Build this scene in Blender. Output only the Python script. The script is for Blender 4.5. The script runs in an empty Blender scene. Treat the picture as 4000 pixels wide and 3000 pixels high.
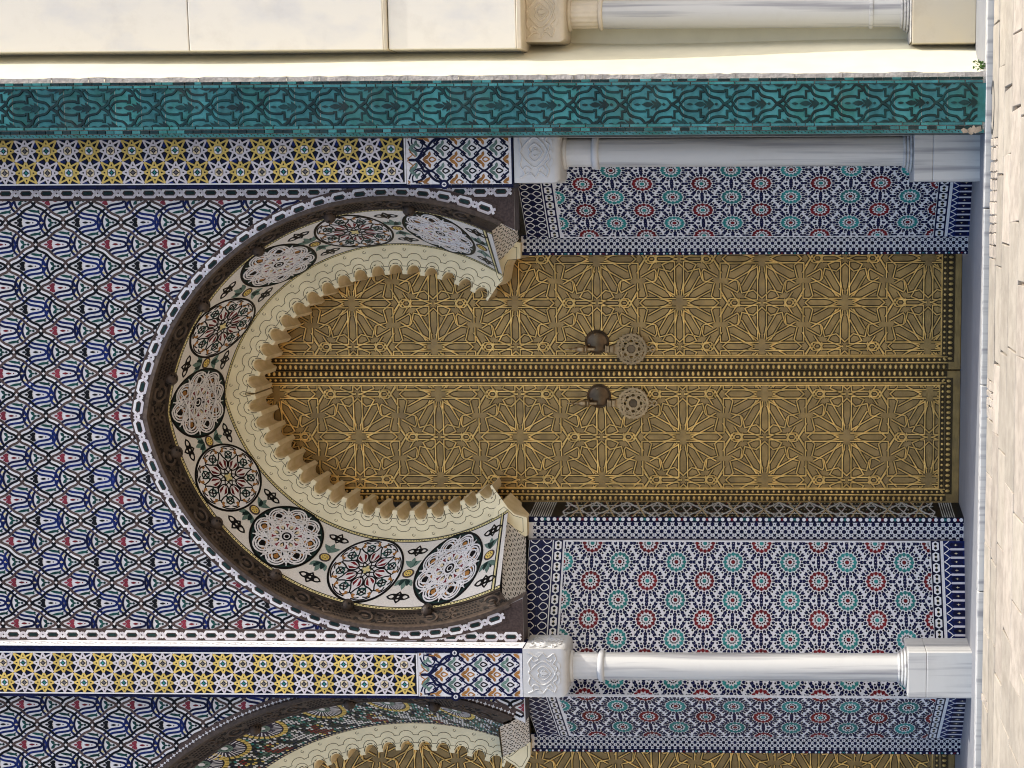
import bpy, math, random
from mathutils import Matrix, Vector
random.seed(11)
sc = bpy.context.scene
PI = math.pi
# ------------------------------------------------------------------ camera
# a level-ish phone held on its side: the picture's left is the sky side
FPX = 6200.0; PCX = 2840.0; PCY = 1606.0
PSI = math.atan(.13); PIT = math.atan(.034)
CAM = Vector((0, -12.4, 1.5))
FWD = Vector((-math.sin(PSI)*math.cos(PIT), math.cos(PSI)*math.cos(PIT), math.sin(PIT)))
RGT = Vector((math.cos(PSI), math.sin(PSI), 0)); UPV = RGT.cross(FWD)
cd = bpy.data.cameras.new('camera'); co = bpy.data.objects.new('camera', cd)
sc.collection.objects.link(co); sc.camera = co
cd.sensor_fit = 'HORIZONTAL'; cd.sensor_width = 36.0; cd.lens = 36.0*FPX/4000
cd.shift_x = -(PCX-2000)/4000; cd.shift_y = (PCY-1500)/4000
cd.clip_start = .1; cd.clip_end = 2000
mx = Matrix.Identity(4)
for i, a in enumerate((-UPV, RGT, -FWD)):
    for j in range(3): mx[j][i] = a[j]
co.matrix_world = Matrix.Translation(CAM) @ mx
# ------------------------------------------------------------------ sky, sun, exposure
SUN_EL = math.radians(52); SUN_PH = math.radians(6.8)
sd = Vector((math.cos(SUN_PH)*math.cos(SUN_EL), -math.sin(SUN_PH)*math.cos(SUN_EL), math.sin(SUN_EL)))
w = bpy.data.worlds.new('World'); sc.world = w; w.use_nodes = True
nt = w.node_tree; bg = nt.nodes['Background']
sky = nt.nodes.new('ShaderNodeTexSky'); sky.sky_type = 'NISHITA'; sky.sun_disc = False
sky.sun_elevation = SUN_EL; sky.sun_rotation = math.atan2(sd.x, sd.y)
sky.air_density = 1.0; sky.dust_density = 3.0; sky.ozone_density = 1.0
nt.links.new(sky.outputs[0], bg.inputs[0]); bg.inputs[1].default_value = .15
sl = bpy.data.lights.new('sun', 'SUN'); so = bpy.data.objects.new('sun', sl); sc.collection.objects.link(so)
sl.energy = 2.0; sl.angle = math.radians(.5); sl.color = (1, .95, .86)
so.rotation_euler = sd.to_track_quat('Z', 'Y').to_euler(); so.location = (8, -6, 12)
sc.view_settings.view_transform = 'Standard'; sc.view_settings.look = 'None'
sc.view_settings.gamma = 1; sc.view_settings.use_curve_mapping = False
sc.view_settings.exposure = 1.1
sc.cycles.filter_width = 1.05
# ------------------------------------------------------------------ placing helpers
def ray(px, py):
    return FWD + ((PCY-py)/FPX)*RGT + ((PCX-px)/FPX)*UPV
def U(px, py, Y):
    v = ray(px, py); return CAM + v*((Y-CAM.y)/v.y)
def proj(P):
    q = P-CAM; z = q.dot(FWD)
    return PCX-q.dot(UPV)/z*FPX, PCY-q.dot(RGT)/z*FPX
class Frame:
    """a flat patch of wall: a to the right, b up, c out of the wall"""
    def __init__(s, o, a, b=Vector((0, 0, 1))):
        s.o = Vector(o); s.a = Vector(a).normalized(); s.b = Vector(b).normalized(); s.c = s.a.cross(s.b)
        s.m = Matrix.Identity(4)
        for i, q in enumerate((s.a, s.b, s.c, s.o)):
            for j in range(3): s.m[j][i] = q[j]
    def at(s, px, py):
        v = ray(px, py); t = (s.o-CAM).dot(s.c)/v.dot(s.c); q = CAM+v*t-s.o
        return q.dot(s.a), q.dot(s.b)
    def fn(s, x, y, h): return s.o+s.a*x+s.b*y+s.c*h
    def mat(s, x, y, h=0): return s.m @ Matrix.Translation((x, y, h))
def FY(Y): return Frame((0, Y, 0), (1, 0, 0))
# ------------------------------------------------------------------ materials
M = {}
def mat(key, col, rough=.45, var=.12, scale=30, bump=0, metal=0, spec=.28, col2=None, stretch=(1, 1, 1), lo=.35, hi=.65, detail=4, bscale=None, dirt=0):
    m = bpy.data.materials.new(key); m.use_nodes = True; n = m.node_tree.nodes; l = m.node_tree.links
    b = n['Principled BSDF']; b.inputs['Roughness'].default_value = rough
    b.inputs['Metallic'].default_value = metal; b.inputs['Specular IOR Level'].default_value = spec
    tc = n.new('ShaderNodeNewGeometry'); mp = n.new('ShaderNodeMapping'); l.new(tc.outputs['Position'], mp.inputs[0])
    mp.inputs['Scale'].default_value = stretch
    ns = n.new('ShaderNodeTexNoise'); ns.inputs['Scale'].default_value = scale; ns.inputs['Detail'].default_value = detail
    l.new(mp.outputs[0], ns.inputs['Vector'])
    rp = n.new('ShaderNodeMapRange'); rp.inputs[1].default_value = lo; rp.inputs[2].default_value = hi
    l.new(ns.outputs[0], rp.inputs[0])
    mixn = n.new('ShaderNodeMix'); mixn.data_type = 'RGBA'
    c1 = tuple(max(0, min(1, c*(1-var))) for c in col)+(1,)
    c2 = (tuple(col2) if col2 else tuple(min(1, c*(1+var)) for c in col))+(1,)
    mixn.inputs[6].default_value = c1 if not col2 else tuple(col)+(1,); mixn.inputs[7].default_value = c2
    l.new(rp.outputs[0], mixn.inputs[0])
    # each piece fired a little differently
    oi = n.new('ShaderNodeObjectInfo'); mr = n.new('ShaderNodeMapRange'); mr.inputs[3].default_value = 1-var; mr.inputs[4].default_value = 1+var
    l.new(oi.outputs['Random'], mr.inputs[0])
    hsv = n.new('ShaderNodeHueSaturation'); l.new(mr.outputs[0], hsv.inputs['Value']); l.new(mixn.outputs[2], hsv.inputs['Color'])
    last = hsv.outputs[0]
    if dirt:
        d = n.new('ShaderNodeTexNoise'); d.inputs['Scale'].default_value = 3.2; d.inputs['Detail'].default_value = 8; d.inputs['Roughness'].default_value = .7
        l.new(tc.outputs['Position'], d.inputs['Vector'])
        dr = n.new('ShaderNodeMapRange'); dr.inputs[1].default_value = .5; dr.inputs[2].default_value = .75; dr.inputs[4].default_value = dirt
        l.new(d.outputs[0], dr.inputs[0])
        dm = n.new('ShaderNodeMix'); dm.data_type = 'RGBA'; dm.inputs[7].default_value = (.2, .14, .08, 1)
        l.new(dr.outputs[0], dm.inputs[0]); l.new(last, dm.inputs[6]); last = dm.outputs[2]
    l.new(last, b.inputs['Base Color'])
    if bump:
        bn = n.new('ShaderNodeTexNoise'); bn.inputs['Scale'].default_value = bscale or scale*2; bn.inputs['Detail'].default_value = 5
        l.new(mp.outputs[0], bn.inputs['Vector'])
        bp = n.new('ShaderNodeBump'); bp.inputs['Strength'].default_value = bump; bp.inputs['Distance'].default_value = .01
        l.new(bn.outputs[0], bp.inputs['Height']); l.new(bp.outputs[0], b.inputs['Normal'])
    M[key] = m
G = dict(rough=.34, scale=60, bump=.06, bscale=40, spec=.1)
mat('white', (.7, .685, .685), var=.06, **G)
mat('pink', (.6, .56, .58), var=.06, **G)
mat('cream', (.62, .52, .34), var=.08, **G)
mat('black', (.006, .006, .007), var=.3, **G)
mat('brown', (.072, .05, .044), var=.25, **G)
mat('navy', (.0045, .006, .032), var=.4, **G)
mat('blue', (.006, .014, .085), var=.4, **G)
mat('red', (.2, .03, .045), var=.2, **G)
mat('maroon', (.14, .011, .015), var=.25, **G)
mat('yellow', (.62, .46, .13), var=.12, **G)
mat('paleyellow', (.66, .57, .28), var=.12, **G)
mat('orange', (.3, .14, .04), var=.2, **G)
mat('green', (.008, .045, .04), var=.35, **G)
mat('teal', (.03, .2, .19), var=.25, **G)
mat('grey', (.14, .13, .14), var=.2, **G)
mat('dgreen', (.012, .03, .028), var=.3, **G)
mat('sage', (.12, .19, .16), var=.2, **G)
mat('glaze', (.022, .14, .122), rough=.3, var=.3, scale=9, bump=.25, bscale=30, col2=(.05, .215, .225), dirt=.12)
mat('glaze2', (.035, .17, .18), rough=.3, var=.25, scale=14, bump=.2, bscale=30, dirt=.1)
mat('glazedark', (.002, .022, .022), rough=.32, var=.35, scale=14, bump=.2, bscale=30, dirt=.1)
mat('grout', (.42, .4, .36), rough=.9, var=.2, scale=80, bump=.4)
mat('marble', (.54, .53, .5), rough=.4, var=.05, scale=2.6, col2=(.3, .295, .3), stretch=(8, 8, .3), lo=.5, hi=.68, detail=10, dirt=.1)
mat('slab', (.76, .72, .63), rough=.45, var=.04, scale=2.4, col2=(.66, .64, .6), stretch=(1.6, 1, .9), lo=.48, hi=.68, detail=9, dirt=.13)
mat('slabwarm', (.55, .47, .33), rough=.5, var=.05, scale=2.0, col2=(.5, .45, .36), lo=.4, hi=.7, detail=9, dirt=.25)
mat('carved', (.56, .555, .54), rough=.5, var=.04, scale=9, dirt=.12, bump=.1)
mat('carvedwarm', (.6, .52, .4), rough=.5, var=.06, scale=9, dirt=.2, bump=.1)
mat('plaster', (.66, .62, .46), rough=.8, var=.04, scale=5, bump=.1)
mat('roughplaster', (.5, .46, .42), rough=.9, var=.2, scale=25, bump=.9, bscale=40)
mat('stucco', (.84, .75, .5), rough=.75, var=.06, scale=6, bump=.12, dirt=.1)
mat('stuccotan', (.66, .53, .29), rough=.8, var=.12, scale=9, bump=.2, dirt=.25, col2=(.76, .62, .4))  # tan tone on the inner faces of the arch
mat('incised', (.1, .085, .05), rough=.85, var=.2)
mat('wood', (.06, .042, .031), rough=.55, var=.3, scale=30, bump=.3, dirt=.15)
mat('woodshade', (.007, .005, .004), rough=.7, var=.3)  # near-black tone for the shade in the carving's holes
mat('band', (.72, .68, .62), rough=.6, var=.07, scale=90, bump=.3, bscale=120)
mat('brass', (.265, .168, .055), rough=.4, var=.2, scale=9, metal=.45, bump=.35, bscale=60, dirt=.45, spec=.5)
mat('brassdark', (.055, .036, .014), rough=.5, var=.2, scale=14, metal=.5, bump=.3, bscale=70, dirt=.2)  # dark brass; also painted beside the straps as their shade
mat('brassbright', (.8, .52, .17), rough=.3, var=.2, scale=14, metal=.4, dirt=.3)
mat('bronze', (.12, .08, .045), rough=.3, var=.2, scale=16, metal=.7)
mat('bronzelight', (.33, .23, .12), rough=.45, var=.2, scale=30, metal=.6)
mat('void', (.01, .008, .006), rough=.9, var=.1)
mat('stone', (.38, .335, .27), rough=.85, var=.12, scale=7, bump=.5, bscale=26, dirt=.15)
mat('stonepink', (.41, .355, .29), rough=.85, var=.14, scale=9, bump=.5, bscale=30, dirt=.15)
mat('joint', (.29, .23, .17), rough=.95, var=.2)
mat('stepstone', (.25, .255, .27), rough=.6, var=.05, scale=5, bump=.1, dirt=.1)
mat('leaf', (.09, .2, .03), rough=.6, var=.4, scale=40)
mat('steel', (.1, .1, .1), rough=.5, metal=.6)
# ------------------------------------------------------------------ objects
COL = sc.collection; W = {}
def thing(name, label, cat, loc=(0, 0, 0), group=None):
    o = bpy.data.objects.new(name, None); COL.objects.link(o); o.empty_display_size = .1
    o.location = loc; W[o] = Matrix.Translation(Vector(loc))
    o['label'] = label; o['category'] = cat
    if group: o['group'] = group
    return o
def obj(name, me, parent=None, m=None, kind=None, label=None):
    o = bpy.data.objects.new(name, me); COL.objects.link(o)
    m = m or Matrix.Identity(4); W[o] = m
    if parent is not None:
        o.parent = parent; o.matrix_parent_inverse = W[parent].inverted()
    o.matrix_basis = m
    if kind: o['kind'] = kind
    if label: o['label'] = label
    return o
def cr(pts, n=6, closed=False):
    """smooth curve through points"""
    out = []; N = len(pts)
    rng = range(N if closed else N-1)
    for i in rng:
        if closed: p0, p1, p2, p3 = (pts[(i+k) % N] for k in (-1, 0, 1, 2))
        else: p0, p1, p2, p3 = pts[max(i-1, 0)], pts[i], pts[i+1], pts[min(i+2, N-1)]
        for k in range(n):
            t = k/n
            out.append(tuple(.5*(2*b+(c-a)*t+(2*a-5*b+4*c-d)*t*t+(3*b-a-3*c+d)*t**3) for a, b, c, d in zip(p0, p1, p2, p3)))
    if not closed: out.append(tuple(pts[-1]))
    return out
def offs(pts, d, closed=False):
    out = []; N = len(pts)
    for i, p in enumerate(pts):
        if closed: a, b = pts[i-1], pts[(i+1) % N]
        else: a, b = pts[max(i-1, 0)], pts[min(i+1, N-1)]
        t1 = (p[0]-a[0], p[1]-a[1]); t2 = (b[0]-p[0], b[1]-p[1])
        l1 = math.hypot(*t1); l2 = math.hypot(*t2)
        if l1 < 1e-9: t1, l1 = t2, l2
        if l2 < 1e-9: t2, l2 = t1, l1
        if l1 < 1e-9: out.append(p); continue
        n1 = (-t1[1]/l1, t1[0]/l1); n2 = (-t2[1]/l2, t2[0]/l2)
        m_ = (n1[0]+n2[0], n1[1]+n2[1]); q = max(.35, 1+n1[0]*n2[0]+n1[1]*n2[1])
        out.append((p[0]+m_[0]*d/q, p[1]+m_[1]*d/q))
    return out
def clip_half(poly, nx, ny, c):
    out = []; N = len(poly)
    for i in range(N):
        p, q = poly[i], poly[(i+1) % N]
        a = nx*p[0]+ny*p[1]-c; b = nx*q[0]+ny*q[1]-c
        if a <= 0: out.append(p)
        if (a < 0 < b) or (b < 0 < a):
            t = a/(a-b); out.append((p[0]+(q[0]-p[0])*t, p[1]+(q[1]-p[1])*t))
    return out
EPS = [0]
class Pat:
    """pieces cut out of flat shapes: each has an outline, a top, a foot and a glaze"""
    def __init__(s): s.p = []
    def _j(s):
        EPS[0] = (EPS[0]+1) % 9; return EPS[0]*.00009
    def poly(s, pts, m, h=.003, h0=0, bev=0):
        s.p.append((list(pts), h+s._j(), h0, m, None, bev)); return s
    def stroke(s, pts, w, m, h=.003, h0=0, closed=False, bev=0):
        if len(pts) < 2: return s
        L = offs(pts, w/2, closed); R = offs(pts, -w/2, closed); N = len(pts); hh = h+s._j()
        for i in range(N if closed else N-1):
            j = (i+1) % N
            s.p.append(([L[i], R[i], R[j], L[j]], hh, h0, m, (not closed and i == 0, True, not closed and j == N-1, True), bev))
        return s
    def disc(s, x, y, r, m, h=.003, n=12, h0=0, ry=None, rot=0):
        ry = ry or r
        return s.poly([(x+r*math.cos(2*PI*k/n)*math.cos(rot)-ry*math.sin(2*PI*k/n)*math.sin(rot), y+r*math.cos(2*PI*k/n)*math.sin(rot)+ry*math.sin(2*PI*k/n)*math.cos(rot)) for k in range(n)], m, h, h0)
    def rect(s, x0, y0, x1, y1, m, h=.003, h0=0):
        return s.poly([(x0, y0), (x1, y0), (x1, y1), (x0, y1)], m, h, h0)
    def leaf(s, x0, y0, x1, y1, w, m, h=.003, bend=0, n=4, peak=.5):
        dx, dy = x1-x0, y1-y0; L = math.hypot(dx, dy) or 1; nx, ny = -dy/L, dx/L; up = []; lo = []
        for k in range(n+1):
            t = k/n; q = t**(math.log(.5)/math.log(peak)); ww = w/2*math.sin(PI*q); b = bend*math.sin(PI*t)
            cx, cy = x0+dx*t+nx*b, y0+dy*t+ny*b
            up.append((cx+nx*ww, cy+ny*ww)); lo.append((cx-nx*ww, cy-ny*ww))
        return s.poly(up+lo[-2:0:-1], m, h)
    def tf(s, f):
        r = Pat(); r.p = [([f(*q) for q in P], h, h0, m, fl, bv) for P, h, h0, m, fl, bv in s.p]; return r
    def mv(s, x, y, sx=1, sy=None, rot=0):
        sy = sx if sy is None else sy; c, d = math.cos(rot), math.sin(rot)
        return s.tf(lambda a, b: (x+(a*c-b*d)*sx, y+(a*d+b*c)*sy))
    def add(s, o): s.p += o.p; return s
    def keep(s, f):
        r = Pat()
        for q in s.p:
            P = q[0]; c = (sum(a[0] for a in P)/len(P), sum(a[1] for a in P)/len(P))
            if f(*c): r.p.append(q)
        return r
    def clip(s, x0, y0, x1, y1):
        r = Pat()
        for P, h, h0, m, fl, bv in s.p:
            xs = [a[0] for a in P]; ys = [a[1] for a in P]
            if min(xs) >= x0 and max(xs) <= x1 and min(ys) >= y0 and max(ys) <= y1: r.p.append((P, h, h0, m, fl, bv)); continue
            if max(xs) <= x0 or min(xs) >= x1 or max(ys) <= y0 or min(ys) >= y1: continue
            for nx, ny, c in ((-1, 0, -x0), (1, 0, x1), (0, -1, -y0), (0, 1, y1)):
                P = clip_half(P, nx, ny, c)
                if len(P) < 3: break
            if len(P) >= 3: r.p.append((P, h, h0, m, None, 0))
        return r
    def size(s): return len(s.p)
    def mesh(s, name, fn=None):
        V = []; Fc = []; mi = []; keys = []
        fn = fn or (lambda x, y, h: (x, y, h))
        for P, h, h0, m, fl, bv in s.p:
            if m not in keys: keys.append(m)
            k = keys.index(m); b = len(V); n = len(P)
            T = P
            if bv:
                if n == 4 and fl is not None:   # ridge: narrow the top of a strap
                    L0, R0, R1, L1 = P; t = bv
                    f_ = lambda A, B: ((A[0]+(B[0]-A[0])*t, A[1]+(B[1]-A[1])*t))
                    T = [f_(L0, R0), f_(R0, L0), f_(R1, L1), f_(L1, R1)]
                else:
                    cx = sum(a[0] for a in P)/n; cy = sum(a[1] for a in P)/n
                    T = [(a[0]+(cx-a[0])*bv, a[1]+(cy-a[1])*bv) for a in P]
            V += [fn(x, y, h) for x, y in T]; Fc.append(list(range(b, b+n))); mi.append(k)
            V += [fn(x, y, h0) for x, y in P]
            for i in range(n):
                if fl is not None and not fl[i]: continue
                j = (i+1) % n; Fc.append([b+i, b+n+i, b+n+j, b+j]); mi.append(k)
        me = bpy.data.meshes.new(name); me.from_pydata([tuple(v) for v in V], [], Fc)
        for q in keys: me.materials.append(M[q])
        me.polygons.foreach_set('material_index', mi); me.update(); return me
class Solid:
    def __init__(s): s.v = []; s.f = []; s.k = []; s.keys = []
    def face(s, pts, m):
        if m not in s.keys: s.keys.append(m)
        b = len(s.v); s.v += [tuple(p) for p in pts]; s.f.append(list(range(b, b+len(pts)))); s.k.append(s.keys.index(m))
    def box(s, x0, y0, z0, x1, y1, z1, m, bev=0):
        if bev:
            b = bev
            ring = lambda i, z: [(x0+i+b, y0+i, z), (x1-i-b, y0+i, z), (x1-i, y0+i+b, z), (x1-i, y1-i-b, z), (x1-i-b, y1-i, z), (x0+i+b, y1-i, z), (x0+i, y1-i-b, z), (x0+i, y0+i+b, z)]
            rs = [ring(b*.7, z0), ring(0, z0+b), ring(0, z1-b), ring(b*.7, z1)]
            s.loft(rs, m, caps=True); return
        c = [(x0, y0, z0), (x1, y0, z0), (x1, y1, z0), (x0, y1, z0), (x0, y0, z1), (x1, y0, z1), (x1, y1, z1), (x0, y1, z1)]
        for q in ((0, 3, 2, 1), (4, 5, 6, 7), (0, 1, 5, 4), (1, 2, 6, 5), (2, 3, 7, 6), (3, 0, 4, 7)): s.face([c[i] for i in q], m)
    def loft(s, rings, m, caps=False, closed=True):
        for a, b in zip(rings, rings[1:]):
            n = len(a)
            for i in range(n if closed else n-1):
                j = (i+1) % n; s.face([a[i], a[j], b[j], b[i]], m)
        if caps: s.face(rings[0][::-1], m); s.face(rings[-1], m)
    def lathe(s, cx, cy, prof, m, n=40, flute=None):
        R = []
        for r, z in prof:
            R.append([(cx+r*math.cos(2*PI*k/n), cy+r*math.sin(2*PI*k/n), z) for k in range(n)])
        s.loft(R, m, caps=True)
    def prism(s, pts, y0, y1, m, side=None):
        A = [(x, y0, z) for x, z in pts]; B = [(x, y1, z) for x, z in pts]
        s.face(A, m); s.face(B[::-1], m); n = len(pts)
        for i in range(n): j = (i+1) % n; s.face([A[i], B[i], B[j], A[j]], side or m)
    def mesh(s, name, smooth=False, weld=False):
        me = bpy.data.meshes.new(name); me.from_pydata(s.v, [], s.f)
        for q in s.keys: me.materials.append(M[q])
        me.polygons.foreach_set('material_index', s.k)
        if weld or smooth:
            import bmesh
            bm = bmesh.new(); bm.from_mesh(me); bmesh.ops.remove_doubles(bm, verts=bm.verts, dist=1e-5)
            bmesh.ops.recalc_face_normals(bm, faces=bm.faces); bm.to_mesh(me); bm.free()
        if smooth:
            me.polygons.foreach_set('use_smooth', [True]*len(me.polygons))
            try: me.set_sharp_from_angle(angle=math.radians(38))
            except Exception: pass
        me.update(); return me
def place(th, name, pat, fr, spots, clip=None, keep=None, cap=300, jit=.0004, mname=None, tilt=.005):
    """set copies of one cut piece on a frame; pieces at an edge are cut to fit; past the cap they join as stuff"""
    me = None; rest = Pat(); n = 0
    for (x, y) in spots:
        q = pat
        xs = [a[0] for P in pat.p for a in P[0]]; ys = [a[1] for P in pat.p for a in P[0]]
        if clip:
            x0, y0, x1, y1 = clip
            if x+max(xs) <= x0 or x+min(xs) >= x1 or y+max(ys) <= y0 or y+min(ys) >= y1: continue
            if x+min(xs) < x0 or x+max(xs) > x1 or y+min(ys) < y0 or y+max(ys) > y1: q = pat.clip(x0-x, y0-y, x1-x, y1-y)
        if keep:
            q2 = q.keep(lambda a, b: keep(a+x, b+y))
            if q2.size() == 0: continue
            q = q if q2.size() == q.size() else q2
        if q.size() == 0: continue
        if n >= cap: rest.add(q.mv(x, y)); continue
        if q is pat:
            if me is None: me = pat.mesh(mname or name)
            mm = me
        else: mm = q.mesh(name+'_cut')
        obj(name, mm, th, fr.mat(x, y, random.random()*jit) @ Matrix.Rotation(random.uniform(-1, 1)*tilt, 4, 'X') @ Matrix.Rotation(random.uniform(-1, 1)*tilt, 4, 'Y')); n += 1
    if rest.size(): obj(name+'_field', rest.mesh(name+'_field', fr.fn), th, kind='stuff')
    return n
# ================================================================== ground and step
PLAT_Y = -.52; GZ = -.05
s = Solid(); s.face([(-60, -400, GZ-.03), (60, -400, GZ-.03), (60, 3, GZ-.03), (-60, 3, GZ-.03)], 'joint')
s.face([(-400, -400, GZ-.034), (400, -400, GZ-.034), (400, 400, GZ-.034), (-400, 400, GZ-.034)], 'stone')
ground = obj('ground', s.mesh('ground')); ground['kind'] = 'structure'
random.seed(3)
def slab(x0, y0, x1, y1, z, m, skew=.0, t=.03):
    g = .003; q = Solid()
    a = [(x0+g+random.uniform(0, .005), y0+g), (x1-g-random.uniform(0, .005), y0+g+random.uniform(0, .006)), (x1-g+skew, y1-g), (x0+g+skew, y1-g-random.uniform(0, .006))]
    b = .005
    cxx = (x0+x1)/2; cyy = (y0+y1)/2
    top = [(x+(b if x < cxx else -b), y+(b if y < cyy else -b), z+random.uniform(-.003, .003)) for x, y in a]
    q.loft([[(x, y, z-t) for x, y in a], [(x, y, z-b) for x, y in a], top], m, caps=True)
    return q.mesh('paving_slab', weld=True)
y = PLAT_Y-.33; row = 0
while y > -5.2:
    dep = (.3, .36, .4, .45)[row % 4]; x = -7+random.random()
    while x < 4.5:
        L = random.uniform(.45, 1.1)
        obj('paving_slab', slab(x, y-dep, x+L, y, GZ+random.uniform(0, .004), 'stonepink' if random.random() < .28 else 'stone', random.uniform(-.02, .02)), ground)
        x += L
    y -= dep; row += 1
# strip along the step: cobbles near the teal pier, long stones towards the left
x = 2.4
while x > -7:
    if x > -.35 and x < .8 or -1.5 < x < -.9 or x < -3.2 and random.random() < .3:
        y = PLAT_Y-.02; wd = random.uniform(.05, .1)
        for k in range(3):
            dd = random.uniform(.09, .115)
            obj('cobble', slab(x-wd, y-dd, x, y, GZ+.012-k*.004, 'stonepink', random.uniform(-.01, .01)), ground); y -= dd
        x -= wd
    else:
        wd = random.uniform(.4, .9)
        obj('paving_slab', slab(x-wd, PLAT_Y-.33, x, PLAT_Y-.02, GZ+.008, random.choice(('stone', 'stone', 'stonepink')), .0), ground); x -= wd
step = thing('threshold_step', 'smooth pale stone step running along the foot of the tiled gateway', 'step', (-1.6, 0, 0))
s = Solid(); s.prism([(-9, -.2), (4, -.2), (4, -.07), (-9, -.07)], 1.0, 2.3, 'stepstone'); s.face([(-9, PLAT_Y+.06, -.004), (4, PLAT_Y+.06, -.004), (4, .1, -.004), (-9, .1, -.004)], 'stepstone'); s.face([(-9, .1, -.004), (4, .1, -.004), (4, 1.0, -.07), (-9, 1.0, -.07)], 'stepstone'); obj('tread', s.mesh('tread'), step)
s = Solid(); x = -9
while x < 4:
    L = random.uniform(1.1, 1.7); q = Solid(); q.box(x+.003, PLAT_Y, -.2, x+L-.003, PLAT_Y+.09, 0, 'marble', bev=.006)
    obj('kerb_stone', q.mesh('kerb_stone', weld=True), step); x += L
# ================================================================== cream and marble wall on the right
XT0 = U(2000, 530, -.5).x; XT1 = U(2000, 311, -.5).x
CH2 = U(2500, 165, .7).x
rw = thing('marble_wall', 'cream plaster and white marble wall beside the teal carved pier', 'wall', (1.6, .5, 0))
s = Solid()
n = 24
for i in range(n):      # plaster cheek, not quite straight
    z0, z1 = -.03+9*i/n, -.03+9*(i+1)/n
    w0, w1 = .012*math.sin(i*.7), .012*math.sin((i+1)*.7)
    s.face([(XT1-.004, -.47, z0), (CH2+w0, .7, z0), (CH2+w1, .7, z1), (XT1-.004, -.47, z1)], 'plaster')
obj('plaster_cheek', s.mesh('plaster_cheek', smooth=True), rw)
s = Solid(); s.box(CH2-.2, .7, -.03, 5, 1.2, 9, 'plaster'); obj('back_wall', s.mesh('back_wall'), rw)
mf = FY(.1)
zj = [U(p, 100, .1).z for p in (2038, 2016, 1515, 1496, 735, -400)]
xl = U(1000, 197, .1).x
def mslab(name, z0, z1, Y, x0=xl, m='slab', g=.003):
    q = Solid(); q.box(x0, Y, z0+g, 4.5, .72, z1-g, m, bev=.006); return obj(name, q.mesh(name, weld=True), rw)
mslab('marble_rib', zj[0], zj[1], .085, xl-.004, 'carvedwarm'); mslab('marble_slab', zj[1], zj[2], .1); mslab('marble_rib', zj[2], zj[3], .085, xl-.004, 'slabwarm')
mslab('marble_slab', zj[3], zj[4], .1); mslab('marble_slab', zj[4], zj[5], .1)
# ================================================================== columns
def carving(fr, x0, z0, x1, z1, m):
    """a leafy knot cut into the face of a capital"""
    P = Pat(); w_ = x1-x0; h_ = z1-z0; cx = (x0+x1)/2
    def S(pts, wd=.014, hh=.008): P.stroke([(cx+a*w_/2, z0+b*h_) for a, b in cr(pts, 6)], wd*w_/.4, m, h=hh, bev=.3)
    for sg in (-1, 1):
        S([(0, .18), (sg*.3, .3), (sg*.52, .52), (sg*.3, .74), (0, .9)])
        S([(0, .3), (sg*.2, .4), (sg*.3, .53), (sg*.14, .66), (0, .62)], .012)
        S([(sg*.1, .45), (sg*.14, .52), (sg*.02, .57)], .012)
        S([(0, .9), (sg*.2, .86), (sg*.45, .9), (sg*.75, .78), (sg*.88, .92)])
        S([(sg*.88, .88), (sg*.7, .66), (sg*.86, .52), (sg*.68, .4), (sg*.84, .24)])
        S([(0, .18), (sg*.25, .14), (sg*.4, .24), (sg*.62, .16), (sg*.85, .22)])
        S([(sg*.6, .62), (sg*.5, .74), (sg*.62, .82)], .02)
        S([(sg*.62, .42), (sg*.5, .32), (sg*.6, .26)], .02)
        P.leaf(cx+sg*.78*w_/2, z0+.7*h_, cx+sg*.9*w_/2, z0+.5*h_, .03, m, h=.007)
        P.leaf(cx+sg*.2*w_/2, z0+.06*h_, cx+sg*.5*w_/2, z0+.12*h_, .025, m, h=.007)
    P.leaf(cx, z0+.38*h_, cx, z0+.6*h_, .035, m, h=.01); P.leaf(cx, z0+.05*h_, cx, z0+.16*h_, .04, m, h=.008)
    return P.mesh('carving', fr.fn)
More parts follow.
